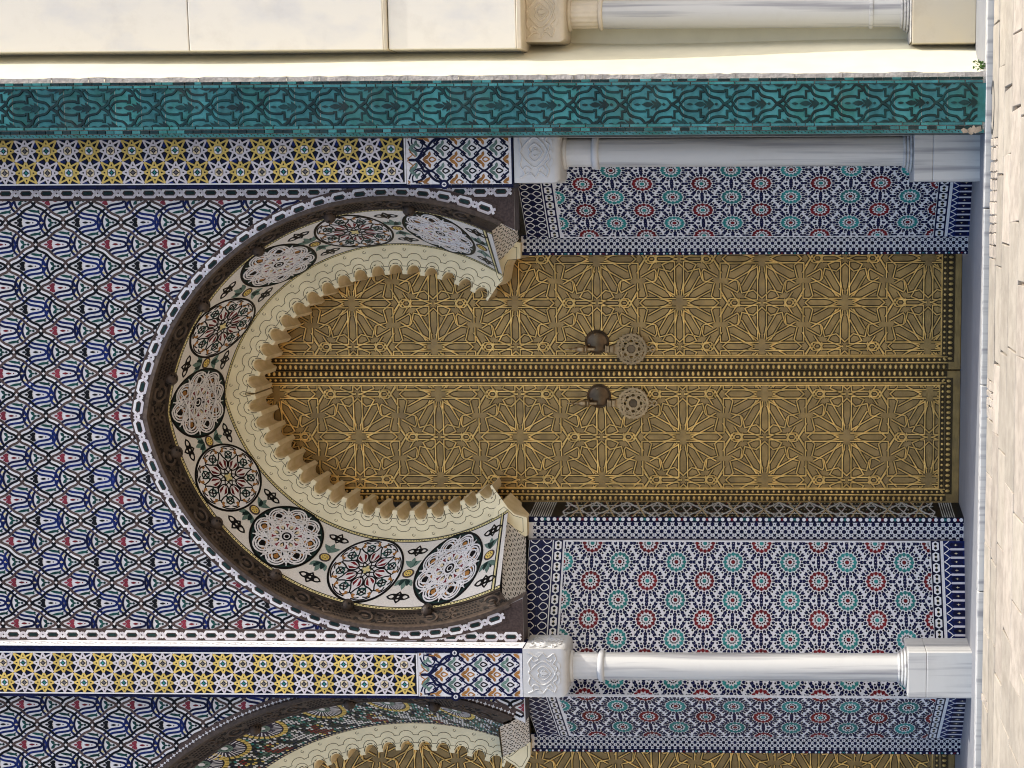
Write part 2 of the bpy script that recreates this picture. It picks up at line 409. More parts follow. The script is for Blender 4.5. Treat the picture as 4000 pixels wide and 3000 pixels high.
def column(label, cx, cy, yf, cap_w, zc1, zc0, zn0, zr0, zs0, zt0, mcap, mshaft, base_w, flutes, plate=False, ring=False):
    t = thing('marble_column', label, 'column', (cx, cy, 0), None)
    dep = (cy-yf); q = Solid()
    # block with a rounded lower edge
    x0, x1 = cx-cap_w/2, cx+cap_w/2; r = .055; rings = []
    for k in range(9):
        a = PI/2*k/8; i = r*(1-math.cos(a)) if False else r*(1-math.sin(a)); z = zc0+r*(1-math.cos(a))
        rings.append([(x0+i, yf+i, z), (x1-i, yf+i, z), (x1-i, cy+dep-i, z), (x0+i, cy+dep-i, z)])
    rings.append([(x0, yf, zc1), (x1, yf, zc1), (x1, cy+dep, zc1), (x0, cy+dep, zc1)])
    q.loft(rings, mcap, caps=True)
    c_ = obj('capital', q.mesh('capital', smooth=True), t)
    obj('carving', carving(FY(yf), x0+.01, zc0+.04, x1-.01, zc1-.015, mcap), c_)
    fs = Frame((x1, 0, 0), (0, 1, 0)); obj('carving', carving(fs, yf+.01, zc0+.05, cy+dep-.01, zc1-.02, mcap), c_)
    rs = .11
    q = Solid(); q.lathe(cx, cy, [(rs*.9, zc0+.03), (rs*1.16, zc0), (rs*1.18, zc0-.012), (rs*1.1, zc0-.026), (rs*.98, zc0-.03)], mcap); obj('collar', q.mesh('collar', smooth=True), t)
    # neck with shallow flutes
    q = Solid(); R = []; nn = 96
    for z, k in ((zc0-.028, 1), (zc0-.05, 1), (zn0+.02, 1), (zn0, .9)):
        R.append([(cx+rs*.99*k*(1-.05*flutes*(.5+.5*math.cos(i*PI*2/6)))*math.cos(2*PI*i/nn), cy+rs*.99*k*(1-.05*flutes*(.5+.5*math.cos(i*PI*2/6)))*math.sin(2*PI*i/nn), z) for i in range(nn)])
    q.loft(R, mcap, caps=True); obj('neck', q.mesh('neck', smooth=True), t)
    q = Solid(); rr = (zn0-zr0)/2
    q.lathe(cx, cy, [(rs*.95, zn0+.004)]+[(rs*1.02+rr*.75*math.cos(a), (zn0+zr0)/2+rr*math.sin(a)) for a in (PI/2-k*PI/10 for k in range(11))]+[(rs*.95, zr0-.004)], mcap)
    obj('ring', q.mesh('ring', smooth=True), t)
    q = Solid(); q.lathe(cx, cy, [(rs*1.0, zr0), (rs*1.02, (zr0+zs0)/2), (rs*1.03, zs0)], mshaft, n=64); obj('shaft', q.mesh('shaft', smooth=True), t)
    if ring:
        z = zs0+.23
        q = Solid(); q.lathe(cx, cy, [(rs*1.0, z+.02), (rs*1.12, z+.012), (rs*1.14, z), (rs*1.12, z-.012), (rs*1.0, z-.02)], mshaft); obj('ring', q.mesh('ring', smooth=True), t)
    # torus mouldings
    hh = zs0-zt0; q = Solid(); pr = [(rs*1.0, zs0+.003)]
    for a, b, rr_ in ((0, .36, 1.12), (.36, .68, 1.28), (.68, 1, 1.42)):
        for k in range(7):
            an = PI*k/6; pr.append((rs*(rr_-.07+.07*math.sin(an)*1.6), zs0-hh*(a+(b-a)*k/6)))
    q.lathe(cx, cy, pr, mshaft, n=48); obj('base_moulding', q.mesh('base_moulding', smooth=True), t)
    q = Solid(); bx0, bx1 = cx-base_w/2, cx+base_w/2; zj_ = zt0*.705
    if plate: q.box(bx0+.012, yf+.012, zj_+.004+.13, bx1-.012, cy+dep, zt0, mshaft, bev=.006); zj_ += .13
    else: q.box(bx0+.002, yf+.002, zj_+.002, bx1-.002, cy+dep, zt0, 'marble' if mcap == 'carved' else mcap, bev=.005)
    obj('plinth', q.mesh('plinth', weld=True), t)
    q = Solid(); q.box(bx0, yf, -.02, bx1, cy+dep, zj_, 'slabwarm' if plate else 'marble', bev=.006); obj('plinth_block', q.mesh('plinth_block', weld=True), t)
    return t
CLx = U(2900, 2604, .02).x; CRx = U(2900, 594, .02).x
zz = lambda p, py, Y: U(p, py, Y).z
column('white marble column with carved capital left of the brass double door, lit by a streak of sun', CLx, .02, -.19, .395, zz(2043, 2640, -.19), zz(2216, 2640, -.19), zz(2334, 2604, -.09), zz(2357, 2604, -.09), zz(3508, 2604, -.09), zz(3547, 2640, -.19), 'carved', 'marble', .375, .55)
column('white marble column with carved capital tucked against the teal pier, right of the brass door', CRx, .02, -.19, .46, zz(2008, 630, -.19), zz(2188, 630, -.19), zz(2310, 594, -.09), zz(2336, 594, -.09), zz(3530, 594, -.09), zz(3570, 630, -.19), 'carved', 'marble', .47, .2)
C3x = U(2900, 54, .55).x
column('cream stained marble column with fluted neck at the marble wall beyond the teal pier', C3x, .55, .32, .46, zz(2036, 100, .32), zz(2206, 100, .32), zz(2336, 54, .45), zz(2352, 54, .45), zz(3518, 54, .45), zz(3557, 100, .32), 'carvedwarm', 'marble', .53, 1.0, plate=True, ring=True)
# ================================================================== wall bodies of the gateway
XP_R0 = U(0, 742, -.17).x; XP_R1 = XT0+.03            # right pilaster
XP_L1 = U(1000, 2526, -.17).x; XP_L0 = U(1000, 2722, -.17).x   # left pilaster
ZC = U(2043, 2640, -.19).z                             # top of the capitals
CX = -1.657; YC = 1.0; YD = 1.46; YB = .2              # arch axis, soffit inner plane, door plane, back of wood band
class Arch:
    def __init__(s, cx, a, zs, apex, zb):
        s.cx = cx; s.a = a; s.zs = zs; H = apex-zs; s.e = (H*H-a*a)/(2*a); s.R = a+s.e
        s.t1 = math.acos(s.e/s.R); s.t0 = math.asin((zb-zs)/s.R); s.L = s.R*(s.t1-s.t0); s.zb = zb; s.apex = apex
    def P(s, q, d=0):
        """q from -1 (left foot) over 0 (crown) to 1 (right foot); d inward"""
        sg = 1 if q >= 0 else -1; t = s.t1+(s.t0-s.t1)*abs(q); r = s.R-d
        x = r*math.cos(t)-s.e
        if x < 0: x = 0; t_ = math.acos(max(-1, min(1, s.e/r))); return s.cx, s.zs+r*math.sin(t_)
        return s.cx+sg*x, s.zs+r*math.sin(t)
    def hw(s, z, d=0):
        r = s.R-d; k = z-s.zs
        if abs(k) >= r: return -1
        return math.sqrt(r*r-k*k)-s.e
    def inside(s, x, z, d=0): return z >= s.zb-.6 and abs(x-s.cx) < s.hw(z, d)
A_W = Arch(CX, 1.722, 4.56, 6.565, 3.62)         # edge of the hole in the tiled wall (under the wood band)
A_B = Arch(CX+.002, 1.643, 4.62, 6.483, 3.80)   # wood band, inner edge
A_C = Arch(-1.59, 1.262, 4.73, 6.264, 3.85)     # scalloped arch, outer edge
LX = -6.67
class Arch2(Arch):
    def __init__(s, cx, R, zs, zb, top):
        s.cx = cx; s.e = 0; s.R = R; s.a = R; s.zs = zs; s.zb = zb; s.t1 = top; s.t0 = math.asin((zb-zs)/R); s.apex = zs+R
B_W = Arch2(LX, 2.77, 4.76, 3.62, PI/2); B_B = Arch2(LX, 2.62, 4.76, 3.80, PI/2); B_C = Arch2(-6.84, 2.33, 4.72, 3.85, PI/2)
def wall_with_arch(name, x0, x1, z0, z1, A, Y0, Y1, m, th):
    s = Solid(); zs_ = [z0+(A.apex-z0)*(1-(1-i/60)**2) for i in range(61)]
    for a, b in zip(zs_, zs_[1:]):
        for sg, xe in ((-1, x0), (1, x1)):
            ha, hb = max(0, A.hw(a)), max(0, A.hw(b))
            pa, pb = A.cx+sg*ha, A.cx+sg*hb
            pa = max(x0, min(x1, pa)); pb = max(x0, min(x1, pb))
            s.face([(xe, Y0, a), (pa, Y0, a), (pb, Y0, b), (xe, Y0, b)], m)
            s.face([(pa, Y0, a), (pa, Y1, a), (pb, Y1, b), (pb, Y0, b)], 'brown')
            s.face([(xe, Y0, z0), (max(x0, min(x1, A.cx+sg*max(0, A.hw(z0)))), Y0, z0), (max(x0, min(x1, A.cx+sg*max(0, A.hw(z0)))), Y1, z0), (xe, Y1, z0)], 'brown') if a == z0 else None
    if A.apex < z1: s.face([(x0, Y0, A.apex), (x1, Y0, A.apex), (x1, Y0, z1), (x0, Y0, z1)], m)
    return obj(name, s.mesh(name), th)
XS0 = XP_L1-.02; XS1 = XP_R0+.02
gw = thing('tiled_wall', 'blue and white tulip tiled wall around the large arch over the brass double door', 'wall', (CX, 0, ZC))
wall_with_arch('wall_face', XS0, XS1, ZC+.02, 8.6, A_W, 0, .22, 'white', gw)
gl = thing('tiled_wall', 'blue and white tulip tiled wall over the neighbouring arch at the far left', 'wall', (LX+2, 0, ZC))
wall_with_arch('wall_face', -8.2, XP_L0+.02, ZC+.02, 8.6, B_W, 0, .22, 'white', gl)
# unseen core of the building behind the tiles; also closes light leaks
core = thing('gate_core', 'masonry core of the gateway behind the tiled faces', 'wall', (-2, 1.8, 0))
s = Solid(); s.box(-9, 1.6, -.2, 1.4, 2.4, 8.6, 'grout'); obj('masonry', s.mesh('masonry'), core)
s = Solid(); s.box(-9, -.12, 8.6, 1.2, 2.2, 8.9, 'grout'); obj('sky_block', s.mesh('sky_block'), core)  # unseen slab added on top to keep sky light out
# fill between the arches and above the splayed faces, out of the light
for xa_, xb_ in ((XP_L0+.03, XP_L1-.03), (XP_R0+.03, 1.1)):
    s = Solid(); s.box(xa_, .24, ZC+.06, xb_, 1.4, 8.6, 'grout'); obj('pier_core', s.mesh('pier_core'), core)
# ================================================================== tulip tiling
KX = .1705/467; KZ = .46/1245
def C(pts, ox=0, oy=0): return [(-(y-oy)*KX, -(x-ox)*KZ) for x, y in pts]   # photo-wise sketch units to wall metres
LW = .0185
def tulip_parts(dark):
    a_in, a_out = ('black', 'brown') if dark else ('brown', 'black')
    strap = Pat(); cen = [(0, 0), (70, -80), (160, -120), (240, -165), (311, -233), (382, -301), (462, -346), (552, -386), (622, -467)]
    c = cr(cen, 4)
    for sg in (1, -1):
        up = offs(c, 50); lo = offs(c, -50)
        strap.stroke(C([(x, y*sg) for x, y in c]), 50*KX, 'white' , h=.0018)
        strap.stroke(C([(x, y*sg) for x, y in up]), LW, a_in, h=.0040); strap.stroke(C([(x, y*sg) for x, y in lo]), LW, a_out, h=.0040)
    strap.poly(C([(0, -32), (32, 0), (0, 32), (-32, 0)]), 'white', h=.0052)
    strap.poly(C([(311, -265), (343, -233), (311, -201), (279, -233)]), 'white', h=.0052); strap.poly(C([(311, 265), (343, 233), (311, 201), (279, 233)]), 'white', h=.0052)
    tul = Pat(); b = 'blue' if dark else 'navy'
    tin = [(178, -262), (255, -205), (335, -150), (425, -98), (585, -70), (672, -45), (712, 0)]
    tout = [(283, -277), (345, -245), (430, -192), (545, -168), (665, -152), (748, -118), (790, -55), (802, 0)]
    ain = [(905, -190), (852, -100), (832, 0)]; aout = [(800, -205), (756, -125), (742, -55), (742, 0)]
    for sg in (1, -1):
        for q, mm in ((tin, b), (tout, 'blue'), (ain, 'navy'), (aout, b)):
            tul.stroke(C([(x, y*sg) for x, y in cr(q, 4)]), LW*.95, mm, h=.0031)
    fl = Pat(); fm = 'black' if dark else 'red'
    fl.leaf(*C([(150, 0)], -30)[0], *C([(240, 0)], -30)[0], .016, fm)
    for sg in (1, -1):
        fl.leaf(*C([(300, sg*5)])[0], *C([(245, sg*62)])[0], .024, fm, bend=.004*sg)
        fl.leaf(*C([(300, sg*8)])[0], *C([(355, sg*88)])[0], .03, fm, bend=-.006*sg)
    fl.disc(*C([(312, 0)])[0], .013, fm, n=8)
    fl.leaf(*C([(405, 0)])[0], *C([(530, 0)])[0], .016, fm if dark else 'maroon'); fl.disc(*C([(572, 0)])[0], .005, fm if dark else 'maroon', n=6)
    lf = Pat()
    for sg in (1, -1):
        pts = [(482, -268), (545, -282), (620, -276), (690, -258), (722, -272), (748, -254), (732, -232), (762, -176), (700, -212), (620, -218), (550, -236)]
        lf.poly(C([(x, y*sg) for x, y in pts]), 'green')
    tr = Pat()
    for sg in (1, -1): tr.leaf(*C([(925, sg*70)])[0], *C([(985, 0)])[0], .02, 'green', bend=-.003*sg)
    tr.leaf(*C([(960, 0)])[0], *C([(1035, 0)])[0], .012, 'green'); tr.disc(*C([(1055, 0)])[0], .008, 'dgreen', n=6)
    ye = Pat()
    for x, y, an in ((822, -150, .5), (822, 150, -.5), (772, 0, 0)):
        ww, hh = .0075, .0125
        p = C([(x, y)])[0]; q = []
        for dx, dy in ((-1, -1), (1, -1), (1, 1), (-1, 1)):
            u_, v_ = dx*ww*.75, dy*hh*.85; q.append((p[0]+u_*math.cos(an)-v_*math.sin(an), p[1]+u_*math.sin(an)+v_*math.cos(an)))
        ye.poly(q, 'paleyellow' if y else 'cream', h=.0034)
    c0 = C([(330, 0)])[0]; fl = fl.tf(lambda x, y: (c0[0]+(x-c0[0])*1.1, c0[1]+(y-c0[1])*1.05)); c1 = C([(985, 0)])[0]; tr = tr.tf(lambda x, y: (c1[0]+(x-c1[0])*1.3, c1[1]+(y-c1[1])*1.3))
    return dict(strap_tile=strap, tulip_tile=tul, flower_tile=fl, leaf_tile=lf, trefoil_tile=tr, inset_tile=ye)
TD = tulip_parts(True); TR = tulip_parts(False)
ZR = 7.256+325*KZ; XR = -.286; PV = 1245*KZ; PU = 2*467*KX
def lattice(x0, x1, z0, z1, ox, oz):
    out = []
    for i in range(-40, 60):
        x = ox-i*PU
        if x < x0-.4 or x > x1+.4: continue
        for j in range(-40, 60):
            z = oz-j*PV
            if z0-.1 < z < z1+.6: out.append((x, z))
    return out
def tulip_wall(th, fr, x0, x1, z0, z1, keep):
    for T, ox, oz in ((TR, XR, ZR), (TD, XR-PU/2, ZR+PV/2)):
        sp = lattice(x0, x1, z0, z1, ox, oz)
        for nm, pat in T.items():
            place(th, nm, pat, fr, sp, clip=(x0, z0, x1, z1), keep=keep, mname=nm)
F0 = FY(0)
XCR = U(0, 757, 0).x; XCL = U(1000, 2482, 0).x
A_CH = Arch(CX, 1.768, 4.53, 6.638, 3.62)       # middle of the chain border
tulip_wall(gw, F0, XCL+.05, XCR-.05, ZC+.42, 7.99, lambda x, z: not A_CH.inside(x, z, .03))
B_CH = Arch2(LX, 2.80, 4.76, 3.62, PI/2)
tulip_wall(gl, F0, -6.4, XP_L0-.005, ZC+.03, 7.99, lambda x, z: not B_CH.inside(x, z, .0))
# ================================================================== chain border
def chain_link(k):
    p = Pat(); hx, hy = 27*k, 15*k; P_ = 83*k
    a = [(-P_/2, -10*k), (-P_/2+6*k, -6*k), (-20*k, hy), (20*k, hy), (P_/2-6*k, -6*k), (P_/2, -10*k)]
    wdt = 10.2*k
    p.stroke(a, wdt, 'white', h=.0062, h0=.003); p.stroke([(x, -y) for x, y in a], wdt, 'pink', h=.0062, h0=.003)
    g = Pat(); g.poly([(-19*k, 0), (-13*k, 6*k), (13*k, 6*k), (19*k, 0), (13*k, -6*k), (-13*k, -6*k)], 'dgreen', h=.0055, h0=.003)
    return p, g
def arc_pts(A, d, n=120, q0=-1, q1=1): return [A.P(q0+(q1-q0)*i/n, d) for i in range(n+1)]
def along(pts, pitch, off=0):
    out = []; L = [0]
    for a, b in zip(pts, pts[1:]): L.append(L[-1]+math.hypot(b[0]-a[0], b[1]-a[1]))
    n = max(1, round((L[-1]-off)/pitch)); i = 0
    for k in range(n):
        s_ = off+(k+.5)*(L[-1]-off)/n
        while i < len(L)-2 and L[i+1] < s_: i += 1
        t = (s_-L[i])/max(1e-9, L[i+1]-L[i]); a, b = pts[i], pts[i+1]
        out.append((a[0]+(b[0]-a[0])*t, a[1]+(b[1]-a[1])*t, math.atan2(b[1]-a[1], b[0]-a[0]), (L[-1]-off)/n))
    return out
def band_strip(pts, d0, d1, m, h, h0=0):
    p = Pat(); a = offs(pts, d0); b = offs(pts, d1)
    for i in range(len(pts)-1): p.poly([a[i], b[i], b[i+1], a[i+1]], m, h, h0)
    for i, q in enumerate(p.p): p.p[i] = (q[0], h, h0, m, (i == 0, True, i == len(p.p)-1, True), 0)
    return p
ML = {}
def chain(th, fr, pts, k=.002, half=.0445, border=True):
    if border:
        obj('chain_bed', band_strip(pts, half, -half, 'brown', .0045).mesh('chain_bed', fr.fn), th)
        for d in (half, -half): obj('chain_edge', band_strip(pts, d+.008 if d > 0 else d-.014, d-.0005 if d > 0 else d+.0005, 'brown', .008).mesh('chain_edge', fr.fn), th)
    if k not in ML:
        a, b = chain_link(k); ML[k] = (a.mesh('chain_link'), b.mesh('chain_eye'))
    for x, y, an, pt in along(pts, 83*k):
        mm = fr.mat(x, y, random.random()*.0003) @ Matrix.Rotation(an, 4, 'Z') @ Matrix.Diagonal((pt/(83*k), 1, 1, 1))
        obj('chain_link', ML[k][0], th, mm); obj('chain_eye', ML[k][1], th, mm)
XCR = U(0, 757, 0).x; XCL = U(1000, 2482, 0).x
chain(gw, F0, [(XCR, 8.0), (XCR, ZC+.04)]); chain(gw, F0, [(XCL, 8.0), (XCL, ZC+.04)])
ap = [A_CH.P(-.97+1.94*i/160) for i in range(161)]
class FOff(Frame): pass
F0b = Frame((0, -.006, 0), (1, 0, 0))
# only the part that does not merge with the upright chains gets its own bed
chain(gw, F0b, ap)
# dark tiles where the arch border meets the upright borders
for sg in (-1, 1):
    xe = XCL+.05 if sg < 0 else XCR-.05; P_ = [A_W.P(sg*(.72+.28*i/16), -.001) for i in range(17)]
    obj('corner_tile', Pat().poly([(xe+sg*.09, P_[0][1]), (xe, P_[0][1])]+P_+[(P_[-1][0]-sg*.02, ZC+.021), (xe+sg*.09, ZC+.021)], 'brown', h=.0035).mesh('corner_tile', F0.fn), gw)
    for i in range(3):
        x_, z_ = A_CH.P(sg*(.80+.05*i), -.075); 
        obj('corner_eye', Pat().poly([(x_-.03, z_), (x_, z_+.05), (x_+.03, z_), (x_, z_-.05)], 'dgreen', h=.006).mesh('corner_eye', F0.fn), gw)
# small star border round the neighbouring arch
def star_border(th, fr, pts):
    obj('star_bed', band_strip(pts, .034, -.034, 'brown', .006).mesh('star_bed', fr.fn), th)
    st = Pat(); st.poly([(.02*(1 if k % 2 == 0 else .42)*math.cos(k*PI/4), .02*(1 if k % 2 == 0 else .42)*math.sin(k*PI/4)) for k in range(8)], 'white', h=.0085, h0=.005); sm = st.mesh('star_tile')
    dt = Pat(); dt.disc(0, 0, .0085, 'white', h=.0085, h0=.005, n=8); dm = dt.mesh('dot_tile')
    for i, (x, y, an, pt) in enumerate(along(pts, .034)):
        obj('star_tile' if i % 2 else 'dot_tile', sm if i % 2 else dm, th, fr.mat(x, y) @ Matrix.Rotation(an, 4, 'Z'))
B_SB = Arch2(LX, 2.80, 4.76, 3.66, PI/2)
star_border(gl, F0, [B_SB.P(.02+.98*i/130) for i in range(131)])
# ================================================================== pilasters with star tiles
def star_tile(c, k):
    R_ = Pat(); rr = lambda j: (40.5 if j % 2 == 0 else 55)*k
    pt = [(rr(j)*math.cos(j*PI/4), rr(j)*math.sin(j*PI/4)) for j in range(8)]
    for j in range(8):
        a, b = pt[j], pt[(j+3) % 8]; R_.stroke([a, b], 6.6*k, c, h=.0035)
    Cn = Pat(); Cn.disc(0, 0, 17.5*k, 'dgreen' if c == 'yellow' else 'black', h=.0046, n=8, rot=PI/8)
    pw = 'white' if c == 'yellow' else 'cream'
    for j in range(4):
        a = j*PI/2+PI/4
        Cn.leaf(13.5*k*math.cos(a-PI/4), 13.5*k*math.sin(a-PI/4), 13.5*k*math.cos(a+PI/4), 13.5*k*math.sin(a+PI/4), 8.5*k, pw, h=.0062, bend=-2.6*k)
    Cn.poly([((9.5 if j % 2 == 0 else 3)*k*math.cos(j*PI/4), (9.5 if j % 2 == 0 else 3)*k*math.sin(j*PI/4)) for j in range(8)], 'teal' if c == 'yellow' else 'grey', h=.0064)
    Kt = Pat()
    for j in range(4):
        a = j*PI/2+PI/8+PI/16*0
        for q in (-1, 1):
            an = j*PI/2+q*PI/8
            x, y = 41*k, q*23*k; cs, sn = math.cos(j*PI/2), math.sin(j*PI/2)
            P = [(x, y-12*k), (x, y+13*k*(1 if q > 0 else .5)), (x-14*k, y+2*q*k)]
            P = [(40.6*k, q*9*k), (40.6*k, q*36*k), (30*k, q*21*k)]
            Kt.poly([(u_*cs-v_*sn, u_*sn+v_*cs) for u_, v_ in P], 'blue' if random.random() < .3 else 'navy', h=.0021)
    return R_, Cn, Kt
def floral_panel(k, wd):
    """sketch units: photo crop pixels /4.424, y=0 on the axis"""
    p = Pat(); g = 1/4.424*k
    c = lambda pts: [(-(y-512)*g, -(x-380)*g) for x, y in pts]
    N = 'navy'
    for sg in (1, -1):
        f = lambda pts: c([(x, 512+(y-512)*sg) for x, y in pts])
        p.stroke(f(cr([(405, 512), (520, 510), (600, 430), (655, 335), (715, 325), (760, 255), (840, 185), (950, 150)], 4)), 40*g, N, h=.0046)
        for pts, mm, wd_ in (([(410, 330), (450, 400), (520, 460)], 'orange', 20), ([(400, 200), (440, 300), (520, 360), (610, 370)], N, 24), ([(470, 150), (460, 240), (540, 340), (620, 320), (640, 230), (560, 180), (480, 160)], N, 22), ([(540, 150), (620, 170), (700, 160)], 'orange', 20), ([(400, 480), (470, 420), (420, 380)], 'orange', 18)):
            p.stroke(f(cr(pts, 3)), wd_*g, mm, h=.0032)
        p.leaf(*f([(510, 230)])[0], *f([(600, 310)])[0], 40*g, 'sage', h=.0034)
    # ogee net
    for i in range(-1, 4):
        for j in range(-2, 3):
            ox = 975+i*446+(j % 2)*222; oy = 505+j*183
            for sg in (1, -1):
                q = cr([(ox, oy), (ox+60, oy+sg*20), (ox+110, oy+sg*70), (ox+150, oy+sg*125), (ox+222, oy+sg*183)], 3)
                p.stroke(c(q), 30*g, N, h=.0031)
                x, y = ox+115, oy+sg*88; r = 38
                p.stroke(c([(x-r, y), (x, y-r), (x+r, y), (x, y+r)]), 20*g, N, h=.0036, closed=True)
            p.disc(*c([(ox, oy)])[0], 26*g, N, h=.0042, n=6)
            col = 'orange' if j % 2 == 0 else 'sage'
            px_ = ox-245
            for sg in (1, -1):
                p.leaf(*c([(px_-100, oy)])[0], *c([(px_+30, oy+sg*85)])[0], 58*g, col, h=.0034, bend=9*g*sg)
                p.leaf(*c([(px_+10, oy+sg*40)])[0], *c([(px_+30, oy+sg*135)])[0], 50*g, col, h=.0038)
                p.stroke(c(cr([(px_+10, oy), (px_+60, oy+sg*38), (px_+130, oy)], 3)), 22*g, 'black' if j % 2 else 'orange', h=.0034)
            p.disc(*c([(px_+180, oy)])[0], 10*g, N, n=6)
    p.keepers = None
    L = 1690*g; hw = 385*g
    q = p.clip(-hw, -L, hw, 0)
    # nothing of the net outside the pointed frame
    def ok(x, y):
        X = -y/g+380; Y = abs(x)/g
        if X > 960: return True
        lim = 0 if X < 560 else (X-560)*1.0 if X < 760 else 200+(X-760)*.9
        return True if Y < lim+25 else None
    r = Pat()
    for pr in q.p:
        cx_ = sum(a[0] for a in pr[0])/len(pr[0]); cy_ = sum(a[1] for a in pr[0])/len(pr[0])
        frame = pr[1] >= .0045 or pr[3] in ('orange', 'sage', 'navy') and -cy_/g+380 < 720
        if ok(cx_, cy_) or frame: r.p.append(pr)
    fr_ = Pat()
    fr_.rect(-hw-.012, -L-.02, hw+.012, .01, 'white', h=.0012)
    for sg in (1, -1):
        x = sg*(hw+.03); 
        fr_.disc(sg*(hw+.006), -(985-380)*g, 52*g*1.5, 'navy', h=.0062, n=14); fr_.disc(sg*(hw+.006), -(985-380)*g, 40*g, 'white', h=.0074, n=12)
        fr_.poly([(sg*(hw+.006)+(34 if j % 2 == 0 else 12)*g*math.cos(j*PI/4), -(985-380)*g+(34 if j % 2 == 0 else 12)*g*math.sin(j*PI/4)) for j in range(8)], 'navy', h=.0086)
    return r, fr_, L, hw
def pilaster(label, x0, x1, sx, k, ztop_panel, first, side):
    t = thing('tiled_pilaster', label, 'pilaster', ((x0+x1)/2, -.17, ZC))
    s = Solid(); s.box(x0, -.17, ZC-.004, x1, .1, 8.6, 'navy'); obj('pilaster_body', s.mesh('pilaster_body'), t)
    fr = FY(-.17); w2 = 81*k
    obj('field_bed', Pat().rect(sx-w2, ztop_panel+.02, sx+w2, 8.2, 'black', h=.0015).mesh('field_bed', fr.fn), t)
    ye = star_tile('yellow', k); wh = star_tile('pink', k)
    for nm, i in (('star_strap', 0), ('star_heart', 1), ('kite_tile', 2)):
        for T, par in ((ye, 0), (wh, 1)):
            sp = []; al = Pat()
            n = 0; z = ztop_panel+.035+40.5*k
            while z < 8.1:
                for c in (0, 1):
                    if (n+c+first) % 2 == par: sp.append((sx+(c-.5)*81*k, z))
                z += 81*k; n += 1
            if i == 2:
                for x_, z_ in sp: al.add(T[i].mv(x_, z_))
                obj('kite_tiles', al.mesh('kite_tiles', fr.fn), t, kind='stuff')
            else: place(t, nm, T[i], fr, sp)
    for x in (sx-w2-.006, sx+w2+.006): obj('white_fillet', Pat().rect(x-.005, ztop_panel+.022, x+.005, 8.2, 'white', h=.004).mesh('white_fillet', fr.fn), t)
    obj('white_fillet', Pat().rect(sx-w2-.011, ztop_panel+.009, sx+w2+.011, ztop_panel+.02, 'white', h=.0042).mesh('white_fillet', fr.fn), t)
    # navy edge bricks
    z = ZC; br = Pat().rect(-.009, .001, .009, .0775, 'navy', h=.004)
    sp = [(x, ZC+i*.079) for i in range(58) for x in ((sx-w2-.026, sx+w2+.026))]
    place(t, 'edge_tile', br, fr, sp)
    P, fr2, L, hw = floral_panel(k, 0); sc_ = (ztop_panel-ZC-.012)/(L+.02)
    m_ = fr.mat(sx, ztop_panel-.004) @ Matrix.Diagonal((1, sc_, 1, 1))
    pn = obj('floral_panel', fr2.mesh('floral_panel'), t, m_)
    by = {}
    for pr in P.p: by.setdefault(pr[3], Pat()).p.append(pr)
    for kk, pp in by.items():
        if kk in ('orange', 'sage'):
            cells = {}
            for pr in pp.p:
                cx_ = sum(a[0] for a in pr[0])/len(pr[0]); cy_ = sum(a[1] for a in pr[0])/len(pr[0])
                cells.setdefault((round(cx_/.083), round((cy_+.03)/.1)), Pat()).p.append(pr)
            for c_ in cells.values(): obj('palmette_tile', c_.mesh('palmette'), pn, m_)
        else: obj({'navy': 'scroll_net', 'black': 'bud_net'}.get(kk, 'tile'), pp.mesh('floral_'+kk), pn, m_, kind='stuff')
    if side:   # narrow bright return face with lozenges
        fs = Frame((x1, 0, 0), (0, 1, 0))
        obj('return_face', Pat().rect(-.172, ZC+.002, -.012, 8.4, 'white', h=.002).mesh('return_face', fs.fn), t)
        lz = Pat()
        lz.stroke(cr([(0, -.055), (.022, -.02), (.03, 0), (.022, .02), (0, .055), (-.022, .02), (-.03, 0), (-.022, -.02)], 2, True), .003, 'grey', h=.0028, h0=.0015, closed=True); lz.disc(0, 0, .004, 'grey', h=.0028, n=6)
        place(t, 'lozenge_tile', lz, fs, [(-.09, ZC+.1+i*.132) for i in range(34)])
    return t
kL = .00201
SXL = (U(1000, 2551, -.17).x+U(1000, 2711, -.17).x)/2; SXR = (U(0, 549, -.17).x+U(0, 719, -.17).x)/2
pilaster('star tiled pilaster with floral panel standing on the column left of the brass door', XP_L0, XP_L1, SXL, kL, U(1637, 2640, -.17).z, 0, True)
pilaster('star tiled pilaster with floral panel, in shade against the teal pier', XP_R0, XP_R1, SXR, kL*1.03, U(1590, 640, -.17).z, 1, False)
